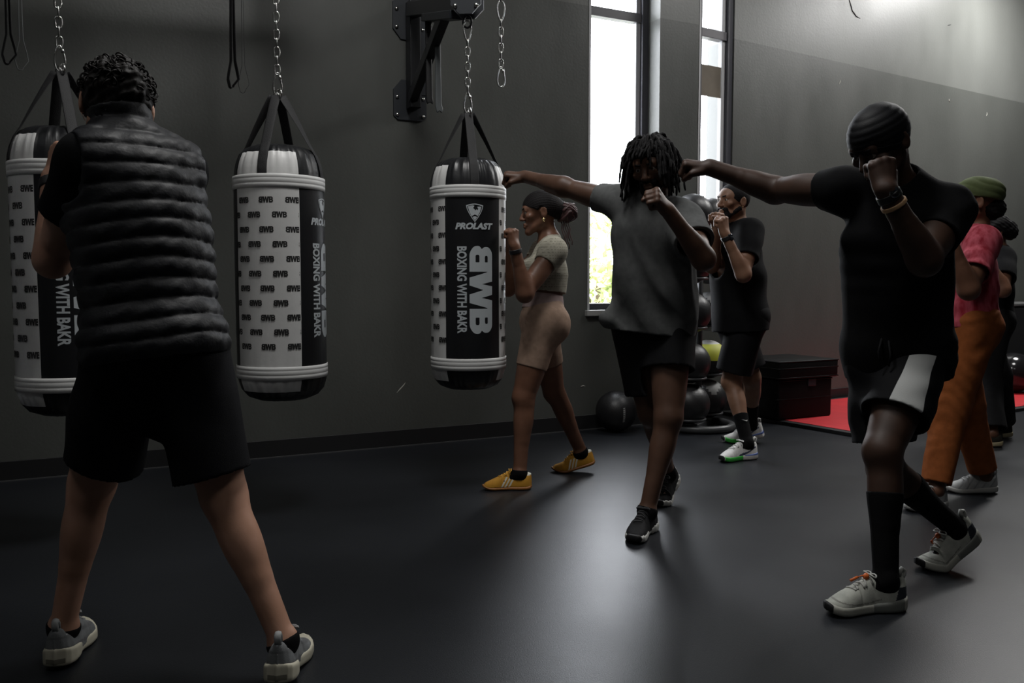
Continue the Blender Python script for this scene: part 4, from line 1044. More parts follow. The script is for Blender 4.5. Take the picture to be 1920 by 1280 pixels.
# ball rack
rp = G(1309, 803); rp = V(rp[0], rp[1], 0); rd = nrm(V(.55, .85, 0)); rs = V(-rd[1], rd[0], 0); print('RACK clearances', np.dot(rp - WA.o, WA.n), np.dot(rp - WB.o, WB.n)); tiers = [.10, .405, .775, 1.135, 1.49]
RK = mat('rack_grey_steel', (.055, .057, .06), .4); rr_ = empty('ball_rack', rp, 'dark steel upright rack holding medicine balls behind the man in grey', 'rack')
MB().tube(ring_pts(rp + V(0, 0, .03), (.25, .25), V(1, 0, 0), V(0, 1, 0), 48), .028, 10, True).build('base_ring', RK, rr_, True)
MB().box(rp + V(0, 0, .025), (.50, .08, .05), [rd, rs, V(0, 0, 1)], bev=.006).build('foot', RK, rr_)
MB().tube([rp + V(0, 0, .03), rp + V(0, 0, 1.75)], .022, 14).build('post', RK, rr_, True)
rk_c = [[(.0, 'k'), (.0, 'g')], [(0, 'k'), (0, 'y')], [(0, 'k'), (0, 'g')], [(0, 'k'), (0, 'y')], [(0, 'k'), (0, 'k')]]
nm = ['lowest', 'second', 'middle', 'fourth', 'top']
for i, z in enumerate(tiers):
    for k, sg in enumerate((-1, 1)):
        c = rp + rd * sg * .185 + V(0, 0, z)
        MB().tube(ring_pts(c, (.115, .115), V(1, 0, 0), V(0, 1, 0), 36), .009, 8, True).tube([rp + V(0, 0, z), rp + rd * sg * .08 + V(0, 0, z)], .011, 8).build('ball_ring', RK, rr_, True)
        kd = rk_c[i][k][1]; R = .150; bc = c + V(0, 0, math.sqrt((R + .009) ** 2 - .115 ** 2))
        sidew = 'far' if sg > 0 else 'near'
        if kd == 'k': ball(bc, R, BALLK, f'plain black medicine ball on the {sidew} side of the rack, {nm[i]} ring', group='medicine balls on the rack')
        elif kd == 'g': ball(bc, R, [BALLK, BALLG], f'black medicine ball with grey wedge on the rack\'s {nm[i]} ring', group='medicine balls on the rack', extra=lambda d: np.where((d[:, 2] > .30 + np.abs(d @ nrm(V(1, 0, 0)) - .15) * .9) & (d[:, 1] < .3), 1, 0))
        else: ball(bc, R, [BALLK, BALLY, BALLW], f'yellow and black medicine ball on the rack\'s {nm[i]} ring', group='medicine balls on the rack', extra=lambda d: np.where(d[:, 2] > .80, 2, np.where(d[:, 2] > -.05, 1, 0)))
# ------------------------------------------------------------------ people
def skin(name, c, c2, rough=.5): return mat(name, c, rough, bump=.05, bscale=350, col2=c2, vscale=14, spec=.4)
SK_DARK = skin('skin_dark', (.085, .042, .026), (.11, .055, .034), .5)
SK_DEEP = skin('skin_deep', (.045, .023, .015), (.060, .030, .019), .55)
SK_BROWN = skin('skin_brown', (.15, .070, .042), (.19, .09, .055), .45)
SK_TAN = skin('skin_tan', (.20, .105, .065), (.25, .135, .085), .5)
SK_FAIR = skin('skin_fair', (.46, .25, .165), (.54, .30, .21), .5)
HAIR = mat('hair_black', (.006, .0055, .006), .75, spec=.2, bump=.4, bscale=120)
HAIRB = mat('hair_dark_brown', (.008, .006, .005), .62, spec=.3, bump=.4, bscale=120)
BRAID = mat('hair_braids', (.007, .0055, .006), .7, spec=.2, bump=.4, bscale=150)
BUN = mat('hair_auburn_braids', (.055, .022, .022), .5, bump=.4, bscale=150)
def cloth(name, c, rough=.9, sheen=0, bump=.25, bscale=500, var=.12, vscale=30): return mat(name, c, rough, bump=bump, bscale=bscale, var=var, vscale=vscale, spec=.12)
BLACK_TEE = cloth('black_cotton', (.0055, .0057, .0065))
BLACK_POLY = cloth('black_polyester', (.006, .0062, .0072), .75)
GREY_TEE = cloth('grey_cotton', (.105, .108, .108), .9, .2)
SOCK = cloth('black_sock', (.005, .005, .0055))
BLACKR = mat('black_rubber_strap', (.01, .01, .011), .45)
def hairplane(f, front=(.092, .052), back=(-.10, -.055)):
    a = hl(f, 0, *front); b = hl(f, 0, *back); n = nrm(np.cross(f.hleft, b - a)); n = n if np.dot(n, f.hup) < 0 else -n
    return a, n
def noise3(x, y, z, fr, seed):
    r = np.random.default_rng(seed); o = 0
    for k in range(7):
        w = r.normal(size=3) * fr; o = o + np.sin(x * w[0] + y * w[1] + z * w[2] + r.uniform(0, 6))
    return o / 3.
# shoe styles ---------------------------------------------------------
def midx_runner(black_toe=True, green=False, blue=False):
    def fn(c):
        m = np.zeros(len(c), int)
        if green: m[(c[:, 0] > .055) & (c[:, 0] < .195) & (c[:, 2] > .004)] = 1
        if blue: m[(c[:, 0] < .04) & (c[:, 2] > .028)] = 3
        if black_toe: m[(c[:, 0] > .198)] = 2
        m[c[:, 2] < .004] = 2
        return m
    return fn
rub = mat('black_outsole', (.012, .012, .013), .7)
ST_GREYRUN = dict(name='greyrun', label='grey mesh running shoe', upper=[cloth('grey_mesh', (.20, .21, .215), .8), mat('grey_overlay', (.13, .135, .14), .5), mat('silver_piping', (.5, .5, .5), .4)],
    sole=[mat('cream_sole', (.60, .57, .45), .5), mat('cream_sole_dark', (.20, .19, .15), .5), rub], lace=mat('grey_lace', (.3, .3, .3), .8), tab=mat('grey_tab', (.30, .31, .31), .8), sole_h=.038, heel_up=.35, waist=.006,
    up_fn=lambda c: np.where((np.sin(c[:, 2] * 190 + c[:, 0] * 25) > .55) & (c[:, 2] < .085), 1, np.where((np.abs(c[:, 2] - .088 - c[:, 0] * .1) < .003) & (c[:, 0] < .02), 2, 0)),
    sole_fn=lambda c: np.where((c[:, 2] > .010) & (c[:, 2] < .026) & (c[:, 0] < -.03) & (np.abs(c[:, 1]) < .026), 1, np.where(c[:, 2] < .003, 2, 0)))
ST_BLACKRUN = dict(name='blackrun', label='black running shoe with white sole', upper=[cloth('black_mesh', (.013, .013, .014), .7), mat('white_heel', (.55, .55, .53), .5)],
    sole=[mat('white_sole', (.55, .55, .52), .5), rub], lace=mat('black_lace', (.03, .03, .032), .8), tab=mat('black_tab', (.02, .02, .02), .8), sole_h=.032, lug=.003, waist=.006,
    up_fn=lambda c: np.where((c[:, 0] < -.05) & (c[:, 2] > .05), 1, 0), sole_fn=lambda c: np.where((c[:, 2] < .0035) | (c[:, 0] > .19), 1, 0))
def yel_fn(c):
    m = np.zeros(len(c), int); x, y, z = c.T
    for k in range(3):
        x0 = .060 + k * .021 - (z - .02) * .55
        m[(np.abs(x - x0) < .0052) & (z < .075) & (z > .016) & (np.abs(y) > .018)] = 1
    m[(x < -.028) & (z > .083)] = 1
    m[(x < .03) & (z > .098) & (x > -.03)] = 1
    m[(x > .15) & (z > .03) & (np.abs(y) < .05) & (x < .20)] = 2
    return m
ST_YELLOW = dict(name='yellow', label='mustard yellow trainer with cream stripes', upper=[mat('mustard_suede', (.56, .27, .022), .8, bump=.3, bscale=400, var=.15), mat('cream_leather', (.72, .70, .58), .5), mat('mustard_toe', (.50, .235, .02), .85, bump=.3, bscale=400)],
    sole=[mat('gum_sole', (.34, .14, .035), .5)], lace=mat('mustard_lace', (.60, .32, .05), .8), sole_h=.02, heel_up=.1, up_fn=yel_fn, top=.92)
def white_fn(c):
    m = np.zeros(len(c), int); x, y, z = c.T
    t = np.clip((x + .03) / .13, 0, 1)                        # tick-shaped mark along the side
    zc = .030 + .018 * t ** 0 * (1 - t) * 1.1 + .05 * np.clip(-(x - .0) / .05, 0, 1) * 0 + .022 * (np.abs(x - .07) / .1) ** 1.6
    m[(np.abs(z - zc) < .0045 + .004 * np.exp(-((x - .06) / .03) ** 2)) & (x > -.045) & (x < .085)] = 1
    m[(x - .035) ** 2 + (z - .088) ** 2 < .006 ** 2] = 2
    return m
ST_WHITE = dict(name='white', label='white running shoe with green sole edge', upper=[cloth('white_mesh', (.60, .60, .585), .75), mat('navy_mark', (.05, .06, .10), .5), rub],
    sole=[mat('white_foam', (.62, .61, .58), .5), mat('green_foam', (.04, .40, .05), .5), rub, mat('blue_foam', (.06, .10, .28), .5)], lace=mat('white_lace', (.58, .58, .57), .8), tab=mat('white_tab', (.6, .6, .58), .8), sole_h=.034, heel_up=.3,
    up_fn=white_fn, sole_fn=midx_runner(True, True, True), fold=lambda x, y, z: -.0015 * np.sin(x * 170) * np.clip((x - .05) / .05, 0, 1) * 0)
def bei_fn(c):
    m = np.zeros(len(c), int); x, y, z = c.T
    m[(x < -.012 - (z - .03) * .35) & (z < .078) & (z > .03)] = 1
    m[(np.abs(z - (.036 + .02 * ((x - .1) / .1) ** 2)) < .0022) & (x > .03)] = 2  # thin darker seam line curving along the upper
    return m
def toggle(ft, par):
    up = shoe_parts(ft.st)[4]
    z = up(.075, .006) + .012
    mb = MB().sphere(V(0, 0, 0), .009, 12, sc3=(1.2, 1, 1.2)); mesh_obj('lace_toggle', ft.xf(np.vstack(mb.v) + V(.066, 0, z)), mb.f, mat('orange_plastic', (.75, .16, .03), .5), par)
    mb = MB().tube([(.095, .0, z + .0), (.108, .002, z - .004), (.122, .004, z - .008)], .0045, 8); mb.tube([(.066, 0, z), (.08, .0, z + .004), (.095, 0, z)], .002, 6)
    mesh_obj('lace_tip', ft.xf(np.vstack(mb.v)), mb.f, mat('orange_plastic', (.75, .16, .03), .5), par)
ST_BEIGE = dict(name='beige', label='pale beige running shoe with dark heel panel', upper=[cloth('beige_knit', (.46, .47, .42), .8), mat('dark_heel_panel', (.035, .04, .05), .35), mat('beige_dark_seam', (.25, .25, .22), .8)],
    sole=[mat('pale_foam', (.50, .50, .44), .55), mat('pale_foam_grey', (.22, .23, .21), .5), rub], lace=mat('pale_lace', (.50, .50, .47), .8), tab=mat('pale_tab', (.48, .48, .45), .8), sole_h=.034, heel_up=.35, extra=toggle,
    up_fn=bei_fn, sole_fn=lambda c: np.where(c[:, 0] > .2, 2, np.where((c[:, 0] < .06) & (c[:, 0] > -.045) & (c[:, 2] > .006), 1, np.where(c[:, 2] < .003, 2, 0))))
ST_SILVER = dict(name='silver', label='light grey trainer', upper=[cloth('silver_mesh', (.42, .43, .43), .7), mat('silver_shade', (.3, .31, .31), .5)],
    sole=[mat('white_eva', (.52, .52, .50), .5)], lace=mat('silver_lace', (.45, .45, .45), .8), tab=mat('silver_tab', (.5, .5, .5), .8), sole_h=.03, up_fn=lambda c: np.where(np.sin(c[:, 0] * 150 + c[:, 2] * 120) > .7, 1, 0))
ST_TAN = dict(name='tan', label='dark trainer with pale tan sole', upper=[cloth('dark_mesh', (.03, .028, .022), .7)], sole=[mat('tan_sole', (.42, .36, .22), .5)], lace=mat('dark_lace', (.04, .04, .03), .8), sole_h=.03)
def shoes(f, st):
    for sd in 'LR': f.foot[sd].st = st; f.foot[sd].build(st, f.root)
def hd_of(a, b):                    # heading from two floor pixels (toe, heel)
    d = G(*a) - G(*b); return (d[0], d[1])

# ================= man in the grey shirt
A = figure(dict(name='grey', label='man in a grey t-shirt with chin-length locs, throwing a straight punch', H=1.76, pelvis=(1226, 606, 4.0), plat=(.86, -.5, 0),
    shL=(1283, 412, 3.84), shR=(1168, 384, 4.02), head=(1222, 312, 3.84), look=(-.42, -.80, -.36), hup=(-.10, .0, 1), headk=1.04, w=.98, arm=1.08, leg=1.07,
    toeL=(1180, 1021, hd_of((1180, 1021), (1238, 978)), 0), toeR=(1232, 953, (-.50, -.86), 32), kneeL=(1273, 762), kneeR=(1222, 775),
    wrL=(1253, 395, 3.50), elL=(1322, 490), wrR=(985, 331, 4.36), elR=(1062, 352),
    handL=((-.62, -.45, .62), (-.1, .55, .82)), handR=((-.90, .25, .10), (0, -.95, -.35)), hunch=.03))
A.name = 'grey'
body(A, SK_DARK, .0042); brows(A, HAIR)
ch = lambda x, y, Y: P(x, y, Y)
shirt(A, GREY_TEE, .0048, .014, (.58, .40), (.064, .070), .045, (.190, .150), hemdir=(-.10, .0, -1), neck=.068, thick=.015, extra=[cone(P(1176, 540, 3.98), P(1140, 596, 3.98), .02, .034, k=.06)], folds=[
    wavy(.012, 17, (.85, .1, .5), 1.8, 4, 31, .8), 
    wavy(.006, 26, (.8, .1, .6), 1.6, 5, 3), wavy(.006, 38, (.9, .1, .42), 2.0, 6, 5, .8),
    crease(ch(1180, 430, 3.86), ch(1262, 590, 3.78), .014, .024), crease(ch(1172, 420, 3.88), ch(1205, 600, 3.86), .012, .022), crease(ch(1200, 420, 3.84), ch(1295, 580, 3.80), .010, .022),
    crease(ch(1160, 420, 3.95), ch(1172, 560, 3.92), .010, .022), crease(ch(1290, 470, 3.80), ch(1300, 600, 3.85), .010, .022)])
trousers(A, BLACK_POLY, .0055, .012, (.50, .78), (.094, .104), [wavy(.006, 30, (.9, .3, .3), 1.6, 6, 12)], rise=.10)
socks(A, SOCK, (.012, .03)); shoes(A, ST_BLACKRUN)
def locs(f, n=260, seed=3, length=.205):
    r = np.random.default_rng(seed); mb = MB(); k = f.hk
    gl = V(np.dot(V(0, 0, -1), f.hleft), np.dot(V(0, 0, -1), f.hfwd), np.dot(V(0, 0, -1), f.hup))
    for i in range(n):
        z = 1 - (i + .5) / n * 1.10; a = i * 2.39996; d = V(math.sqrt(max(0, 1 - z * z)) * math.cos(a), math.sqrt(max(0, 1 - z * z)) * math.sin(a), z) + r.normal(size=3) * .05; d = d / np.linalg.norm(d)
        if z < .62 and d[1] > .42 and abs(d[0]) < .72: continue
        p = V(0, -.014, .034) + d * V(.078, .1, .086); fr = max(0, d[1])
        L = length * r.uniform(.65, 1.1) * (.42 if d[1] > .25 and abs(d[0]) < .55 else .72 if d[1] > .2 else 1.)
        if d[1] > .0 and z > .8: L = min(L, r.uniform(.10, .16))
        st = .013; pts = [p.copy()]; hor = V(d[0], d[1], 0); hor = hor / (np.linalg.norm(hor) + 1e-6)
        vel = d * .9 + r.normal(size=3) * .25; amp = r.uniform(.05, .14)
        for q in range(max(4, int(L / st))):
            vel = vel * .64 + gl * .44 + hor * .03 + r.normal(size=3) * amp; vel = vel / np.linalg.norm(vel)
            p = p + vel * st
            e = (p - V(0, -.005, .02)) / V(.086, .110, .102); ln = np.linalg.norm(e)
            if ln < 1: p = V(0, -.005, .02) + (p - V(0, -.005, .02)) / ln
            pts.append(p.copy())
        P3 = [hl(f, *q) for q in pts]; m = len(P3); rad = .0076 * k * (1 + .22 * np.sin(np.arange(m) * 2.1 + i)) * np.linspace(1.1, .55, m)
        mb.tube(P3, rad, 7)
    return mb
mb = locs(A); base = cap_field(A, .016); a0, n0 = hairplane(A, (.088, .062), (-.10, -.05)); base.disp(lambda x, y, z: .004 * noise3(x, y, z, 160, 4)); base.plane(a0, n0)
v, fq = base.mesh(1); mb.add(v, [tuple(q) for q in fq]); mb.build('hair', HAIR, A.root, True)
def beard(f, m, g=.005, full=True):
    k = f.hk; h = lambda x, y, z: hl(f, x, y, z); R = np.array([f.hleft, f.hfwd, f.hup])
    pr = [cone(h(.054, -.002, -.040), h(.016, .070, -.094), .017 * k + g, .019 * k + g, k=.025), cone(h(-.054, -.002, -.040), h(-.016, .070, -.094), .017 * k + g, .019 * k + g, k=.025),
          ell(h(0, .076, -.098), V(.024, .020, .020) * k + g, R, k=.02), cone(h(-.024, .088, -.046), h(.024, .088, -.046), .0055 * k + g * .3, k=.01),
          cone(h(.03, .078, -.05), h(.03, .07, -.08), .012 * k + g * .5, k=.02), cone(h(-.03, .078, -.05), h(-.03, .07, -.08), .012 * k + g * .5, k=.02)]
    fl = Field(pr, .003); fl.disp(lambda x, y, z: .0014 * noise3(x, y, z, 500, 9))
    fl.apply([ell(h(0, .10, -.061), V(.0195, .03, .0095) * k, R, k=.006, op='s')])
    return sdf_obj('beard', fl, m, f.root, 1)
beard(A, HAIR, .0015)

# ================= man in the black shirt, right foreground
B = figure(dict(name='black', label='man in a black t-shirt and durag, shorts with white side panel, arm stretched out', H=1.82, pelvis=(1683, 654, 3.15), plat=(.90, -.42, 0),
    shL=(1780, 398, 3.03), shR=(1580, 356, 3.15), head=(1650, 272, 2.98), look=(-.70, -.37, -.60), hup=(.02, .0, 1), headk=1.02, w=.95, hipw=.070, arm=1.16, leg=1.02,
    toeL=(1541, 1150, hd_of((1541, 1150), (1704, 1138)), 0), toeR=(1722, 1070, (-.93, -.22), 34), kneeL=(1655, 822), kneeR=(1662, 850),
    wrL=(1662, 358, 2.76), elL=(1733, 492), wrR=(1332, 314, 3.48), elR=(1448, 354),
    handL=((-.12, .22, .97), (.98, .1, .1)), handR=((-.93, .25, .16), (-.1, -.93, -.35)), hunch=.03, shoe_s=1.02))
body(B, SK_DEEP, .0042); brows(B, HAIR)
shirt(B, BLACK_TEE, .005, .008, (.56, .25), (.064, .064), .10, (.170, .140), k=.085, neck=.070, folds=[wavy(.005, 26, (.5, .2, .9), 1.5, 5, 8), wavy(.002, 60, (.2, .1, .9), 1.5, 8, 9)])
hipL, knL = B.hip['L'], B.knee['L']; axL = nrm(knL - hipL)
def side_panel(c, px=(1716, 700)):
    """signed distance (degrees) from the edge of the white panel sewn into the outer side of the left leg"""
    q = P(px[0], px[1], B.hip['L'][1] - .13) - hipL; q = nrm(q - axL * np.dot(q, axL))
    d = c - hipL; t = d @ axL; rad = d - t[:, None] * axL; rad /= np.linalg.norm(rad, axis=1)[:, None] + 1e-9
    ang = np.degrees(np.arccos(np.clip(rad @ q, -1, 1)))
    return np.minimum(19 + 10 * np.clip(t / .3, 0, 1) - ang, (t + .06) * 300)
def panel_mat(name, ca, cb):
    m = cloth(name, ca, .8); nt = m.node_tree; b = nt.nodes['Principled BSDF']
    at = nt.nodes.new('ShaderNodeAttribute'); at.attribute_name = 'panel'; mr = nt.nodes.new('ShaderNodeMapRange'); mr.inputs['From Min'].default_value = -.4; mr.inputs['From Max'].default_value = .4
    nt.links.new(at.outputs['Fac'], mr.inputs['Value']); mx = nt.nodes.new('ShaderNodeMix'); mx.data_type = 'RGBA'; mx.inputs['A'].default_value = (*ca, 1); mx.inputs['B'].default_value = (*cb, 1)
    nt.links.new(mr.outputs['Result'], mx.inputs['Factor']); nt.links.new(mx.outputs['Result'], b.inputs['Base Color']); return m
so = trousers(B, panel_mat('black_shorts_white_panel', (.006, .0062, .0072), (.50, .51, .50)), .005, .007, (.68, .78), (.092, .100), [wavy(.006, 28, (.3, .3, .9), 1.6, 6, 21), wavy(.002, 70, (.2, .1, .9), 1.2, 6, 22)], rise=.12)
co_ = np.empty(len(so.data.vertices) * 3); so.data.vertices.foreach_get('co', co_); at_ = so.data.attributes.new('panel', 'FLOAT', 'POINT'); at_.data.foreach_set('value', side_panel(co_.reshape(-1, 3) + wloc(B.root)).astype(np.float32))
socks(B, SOCK, (.29, .30)); shoes(B, ST_BEIGE)
MB().tube([B.pel + B.pfwd * .15 - B.plat * .05 + V(0, 0, .05), B.pel + B.pfwd * .17 - B.plat * .06 + V(0, 0, .0), B.pel + B.pfwd * .175 - B.plat * .05 + V(0, 0, -.06)], .004, 8).tube([B.pel + B.pfwd * .15 - B.plat * .03 + V(0, 0, .05), B.pel + B.pfwd * .175 - B.plat * .02 + V(0, 0, -.01), B.pel + B.pfwd * .18 - B.plat * .025 + V(0, 0, -.05)], .004, 8).build('drawstring', BLACK_POLY, B.root, True)
dg = cap_field(B, .013, extra=[ell(hl(B, 0, -.095, -.005), V(.03, .03, .025), k=.03)]); a0, n0 = hairplane(B, (.096, .018), (-.10, -.065))
dg.disp(lambda x, y, z: -.0018 * np.abs(np.sin((x * B.hfwd[0] + y * B.hfwd[1] + z * 1.4) * 90))); dg.plane(a0, n0); o = sdf_obj('durag', dg, mat('black_satin', (.004, .0045, .006), .6, spec=.22, bump=.2, bscale=300), B.root, 2)
bd = Field([ell(hl(B, 0, -.014, .034), V(.076, .097, .083) * B.hk + .0155, np.array([B.hleft, B.hfwd, B.hup]))], .003); bd.plane(a0, n0); bd.plane(a0 - n0 * .022, -n0); sdf_obj('durag_band', bd, MATS['black_satin'], B.root, 1)
w = B.wr['L']; fdB = nrm(B.wr['L'] - B.el['L'])
band(B, 'L', .018, .024, .004, BLACKR, 'watch_strap'); nB = B.hand['L'][2]
wc = w - fdB * .018 + nB * .031
MB().lathe([(.0, -.006), (.019, -.006), (.020, 0), (.018, .006), (.0, .0065)], wc, 24, nB, cap=False).build('watch', mat('watch_steel', (.35, .36, .38), .2, metal=1.), B.root, True)
MB().lathe([(.0, .0068), (.0155, .0066), (.0155, .0055)], wc, 24, nB, cap=False).build('watch_face', mat('watch_glass', (.01, .012, .015), .08), B.root, True)
band(B, 'L', .052, .014, .005, mat('tan_band', (.55, .34, .18), .6), 'wristband')

# ================= man in the quilted vest, left foreground
Cm = figure(dict(name='vest', label='man in a quilted dark vest and black shorts, seen from behind facing a bag', H=1.80, pelvis=(293, 640, 2.36), plat=(-.95, -.30, 0),
    shL=(166, 306, 2.32), shR=(333, 322, 2.50), head=(218, 208, 2.46), look=(-.50, .78, -.36), hup=(-.05, .3, 1), headk=1.04, w=.92, hipw=.070, leg=1.02, arm=1.08,
    toeL=(167, 1182, (-.16, .98), 3), toeR=(560, 1216, (-.05, 1), 8), kneeL=(172, 912), kneeR=(415, 918, .3),
    wrL=(99, 335, 2.55), elL=(100, 478, .5), wrR=(212, 300, 2.74), elR=(330, 470, .5),
    handL=((.10, .25, .96), (.75, -.6, .1)), handR=((-.3, .3, .9), (-.75, .6, .1)), hunch=-.02, neck_off=.03))
body(Cm, SK_FAIR, .0042)
f = Cm
shirt(f, BLACK_TEE, .0052, .008, (.52, .52), (.064, .074), .04, (.135, .120), neck=.060, fill=False)
# vest: horizontal quilting that follows the spine
vu = f.up; vhip = (f.hip['L'] + f.hip['R']) / 2
vp = torso(f, .024, .06); vp.append(ecc(lerp(vhip, f.mid, .85), lerp(vhip, f.mid, .4), .135, .145, .118, .016, nrm(lerp(f.pfwd, f.fwd, .6)), .08)); vp.append(ecc(lerp(vhip, f.mid, .4), vhip - vu * .12, .130, .138, .125, .010, f.pfwd, .06))
hb = hl(f, 0, -.03, -.05); nd = nrm(nrm(hb - f.neck) + f.up * 1.2); vp.append(cone(f.neck - nd * .01, f.neck + nd * .20, .082, .080, k=.03))
vf = Field(vp, .0052)
vf.disp(lambda x, y, z: .007 - .0095 * np.abs(np.sin(math.pi * ((x - vhip[0]) * vu[0] + (y - vhip[1]) * vu[1] + (z - vhip[2]) * vu[2] + .006 * noise3(x, y, z, 14, 5)) / .052)) ** .55)
vf.disp(lambda x, y, z: .0015 * noise3(x, y, z, 70, 6)); vf.shell(.012)
cuts = [cutter(vhip - vu * .055, -vu, .4, .4), cutter(f.neck + nd * .142, nd, .13, .2), cone(f.neck - nd * .02, f.neck + nd * .25, .062, .064, op='s')]
for sd, q in (('L', 1), ('R', -1)): cuts.append(cone(f.sh[sd] + f.lat * q * .045, f.sh[sd] + f.lat * q * .3, .105, .14, op='s', k=.01, planes=[(f.sh[sd] + f.lat * q * .048, -f.lat * q)]))
vf.apply(cuts); sdf_obj('quilted_vest', vf, mat('vest_nylon', (.0066, .0074, .0100), .55, bump=.25, bscale=120, var=.15, vscale=20, spec=.35), f.root, 1)
trousers(f, cloth('black_gym_shorts', (.0075, .0078, .0095), .75, .1), .0055, .006, (.85, .87), (.090, .100), [wavy(.006, 26, (.8, .2, .4), 1.5, 5, 33)], rise=.13, inw=.022, crotch=.24)
socks(f, SOCK, (.002, .002)); shoes(f, ST_GREYRUN)
hf = cap_field(f, .014, extra=[ell(hl(f, .02, .085, .070), V(.06, .035, .035), k=.03), ell(hl(f, 0, -.085, .02), V(.062, .025, .05), k=.03), ell(hl(f, .066, .03, .02), V(.014, .035, .04), k=.03)])
hf.disp(lambda x, y, z: .007 * noise3(x, y, z, 110, 2)); a0, n0 = hairplane(f, (.10, .02), (-.10, -.080)); hf.plane(a0, n0)
hf.apply([ell(hl(f, x, .012, -.012), V(.03, .03, .036), k=.01, op='s') for x in (.088, -.088)])
mb = MB(); v, fq = hf.mesh(1); mb.add(v, [tuple(q) for q in fq])
r = np.random.default_rng(5)
for i in range(420):
    z = r.uniform(-.25, 1); a = r.uniform(0, 6.283); d = V(math.sqrt(1 - z * z) * math.cos(a), math.sqrt(1 - z * z) * math.sin(a), z)
    p = V(0, -.014, .034) + d * (V(.076, .097, .083) + .013 + r.uniform(-.003, .004)); w = hl(f, *p)
    if np.dot(w - a0, n0) > -.008: continue
    if abs(p[0]) > .06 and abs(p[1] - .01) < .05 and p[2] < .03: continue
    dn = nrm(w - hl(f, 0, -.014, .034)); t1 = nrm(np.cross(dn, r.normal(size=3))); t2 = np.cross(dn, t1); R = r.uniform(.006, .012); t = np.linspace(0, r.uniform(3, 5.6), 10)
    pts = [w + R * (math.cos(q) - 1) * t1 * .9 + R * math.sin(q) * dn * .75 + t2 * .0035 * q for q in t]; mb.tube(pts, np.linspace(.0030, .0014, 10), 5)
mb.build('hair', HAIRB, f.root, True)
band(f, 'L', .022, .030, .004, BLACKR, 'watch_strap')
gm = MB(); k = f.hk
for x in (1, -1): gm.tube([hl(f, x * .080, .02, .012), hl(f, x * .079, .06, .014), hl(f, x * .066, .098, .014)], .0016, 6); gm.tube([hl(f, x * (.034 + .024 * math.cos(t)), .103, .008 + .019 * math.sin(t)) for t in np.linspace(0, 6.283, 20)[:-1]], .0016, 6, True)
gm.tube([hl(f, .012, .104, .014), hl(f, -.012, .104, .014)], .0016, 6); gm.build('glasses', mat('glasses_metal', (.4, .4, .42), .25, metal=1.), f.root, True)

# ================= woman at the third bag
D = figure(dict(name='woman', label='woman in a pale cropped top and beige bike shorts with braids in a bun', fem=True, H=1.66, pelvis=(1016, 604, 4.68), plat=(.10, -1, 0),
    shL=(1037, 471, 4.56), shR=(1022, 470, 4.86), head=(1012, 400, 4.70), look=(-1, -.10, -.12), headk=1.02, w=1.0, leg=1.04, arm=1.02, hipw=.08, nk=.82,
    toeL=(904, 917, hd_of((904, 917), (999, 916)), 0), toeR=(1034, 885, (-1, -.05), 16), kneeL=(964, 742), kneeR=(1030, 738),
    wrL=(965, 463, 4.38), elL=(984, 530), wrR=(952, 462, 4.70), elR=(955, 536),
    handL=((-.12, .05, .99), (.55, .75, .1)), handR=((-.12, .0, .99), (.5, -.8, .1)), hs=.92, shoe_s=.97))
body(D, SK_BROWN, .0042); brows(D, HAIR)
f = D
def lace_fn(c):
    return np.where((np.sin(c[:, 2] * 420) > .72) & (np.sin(c[:, 0] * 330 + c[:, 1] * 330) > -.2), 1, 0)
crop = shirt(f, None, .0045, .006, (.30, .30), (.056, .056), -.175, (.118, .108), name='crop_top', neck=.056, mats=[cloth('crop_knit', (.40, .38, .31), .9, .3), cloth('crop_knit_dark', (.25, .235, .19), .9)], mfun=lace_fn, k=.04)
def rib_fn(x, y, z): return -.0010 * np.abs(np.sin(z * 260))
BEIGE = cloth('beige_knit_shorts', (.40, .275, .205), .85, .25)
trousers(f, BEIGE, .0042, .005, (.60, .60), (.098, .073), [crease(P(975, 596, 4.55), P(1035, 580, 4.56), .007, .008), crease(P(968, 606, 4.55), P(1030, 596, 4.54), .008, .008), crease(P(975, 590, 4.55), P(1028, 572, 4.56), .004, .006), wavy(.0012, 60, (.3, .2, .9), 1.2, 7, 41)], rise=.155, name='bike_shorts', k=.04, cutr=.13, tight=True)
wb = Field([ecc(lerp((f.hip['L'] + f.hip['R']) / 2, f.mid, .15), lerp((f.hip['L'] + f.hip['R']) / 2, f.mid, .40), .140 * f.s, .108 * f.s, .098 * f.s, .009, nrm(np.cross(nrm(lerp(f.plat, f.lat, .5)), f.up)), .04)] + torso(f, .008, .04)[:2], .004)
hp = (f.hip['L'] + f.hip['R']) / 2; wb.plane(hp + f.up * .155, f.up); wb.plane(hp + f.up * .07, -f.up)
sdf_obj('waistband', wb, cloth('mauve_waistband', (.34, .255, .245), .85, .2), f.root, 1)
socks(f, SOCK, (.014, .014)); shoes(f, ST_YELLOW)
bunc = hl(f, 0, -.150, -.012)
hf = cap_field(f, .010, extra=[cone(hl(f, 0, -.09, .02), bunc, .05, .045, k=.03)])
bdir = nrm(bunc - f.head)
hf.disp(lambda x, y, z: -.0025 * np.abs(np.sin(np.arctan2((x - bunc[0]) * f.hleft[0] + (y - bunc[1]) * f.hleft[1] + (z - bunc[2]) * f.hleft[2], (x - bunc[0]) * f.hup[0] + (y - bunc[1]) * f.hup[1] + (z - bunc[2]) * f.hup[2]) * 26)))
a0, n0 = hairplane(f, (.098, .056), (-.10, -.050)); hf.plane(a0, n0); hf.apply([ell(hl(f, x, .004, -.012), V(.02, .026, .04), k=.008, op='s') for x in (.085, -.085)]); sdf_obj('hair', hf, BRAID, f.root, 1)
mb = MB(); r = np.random.default_rng(8)
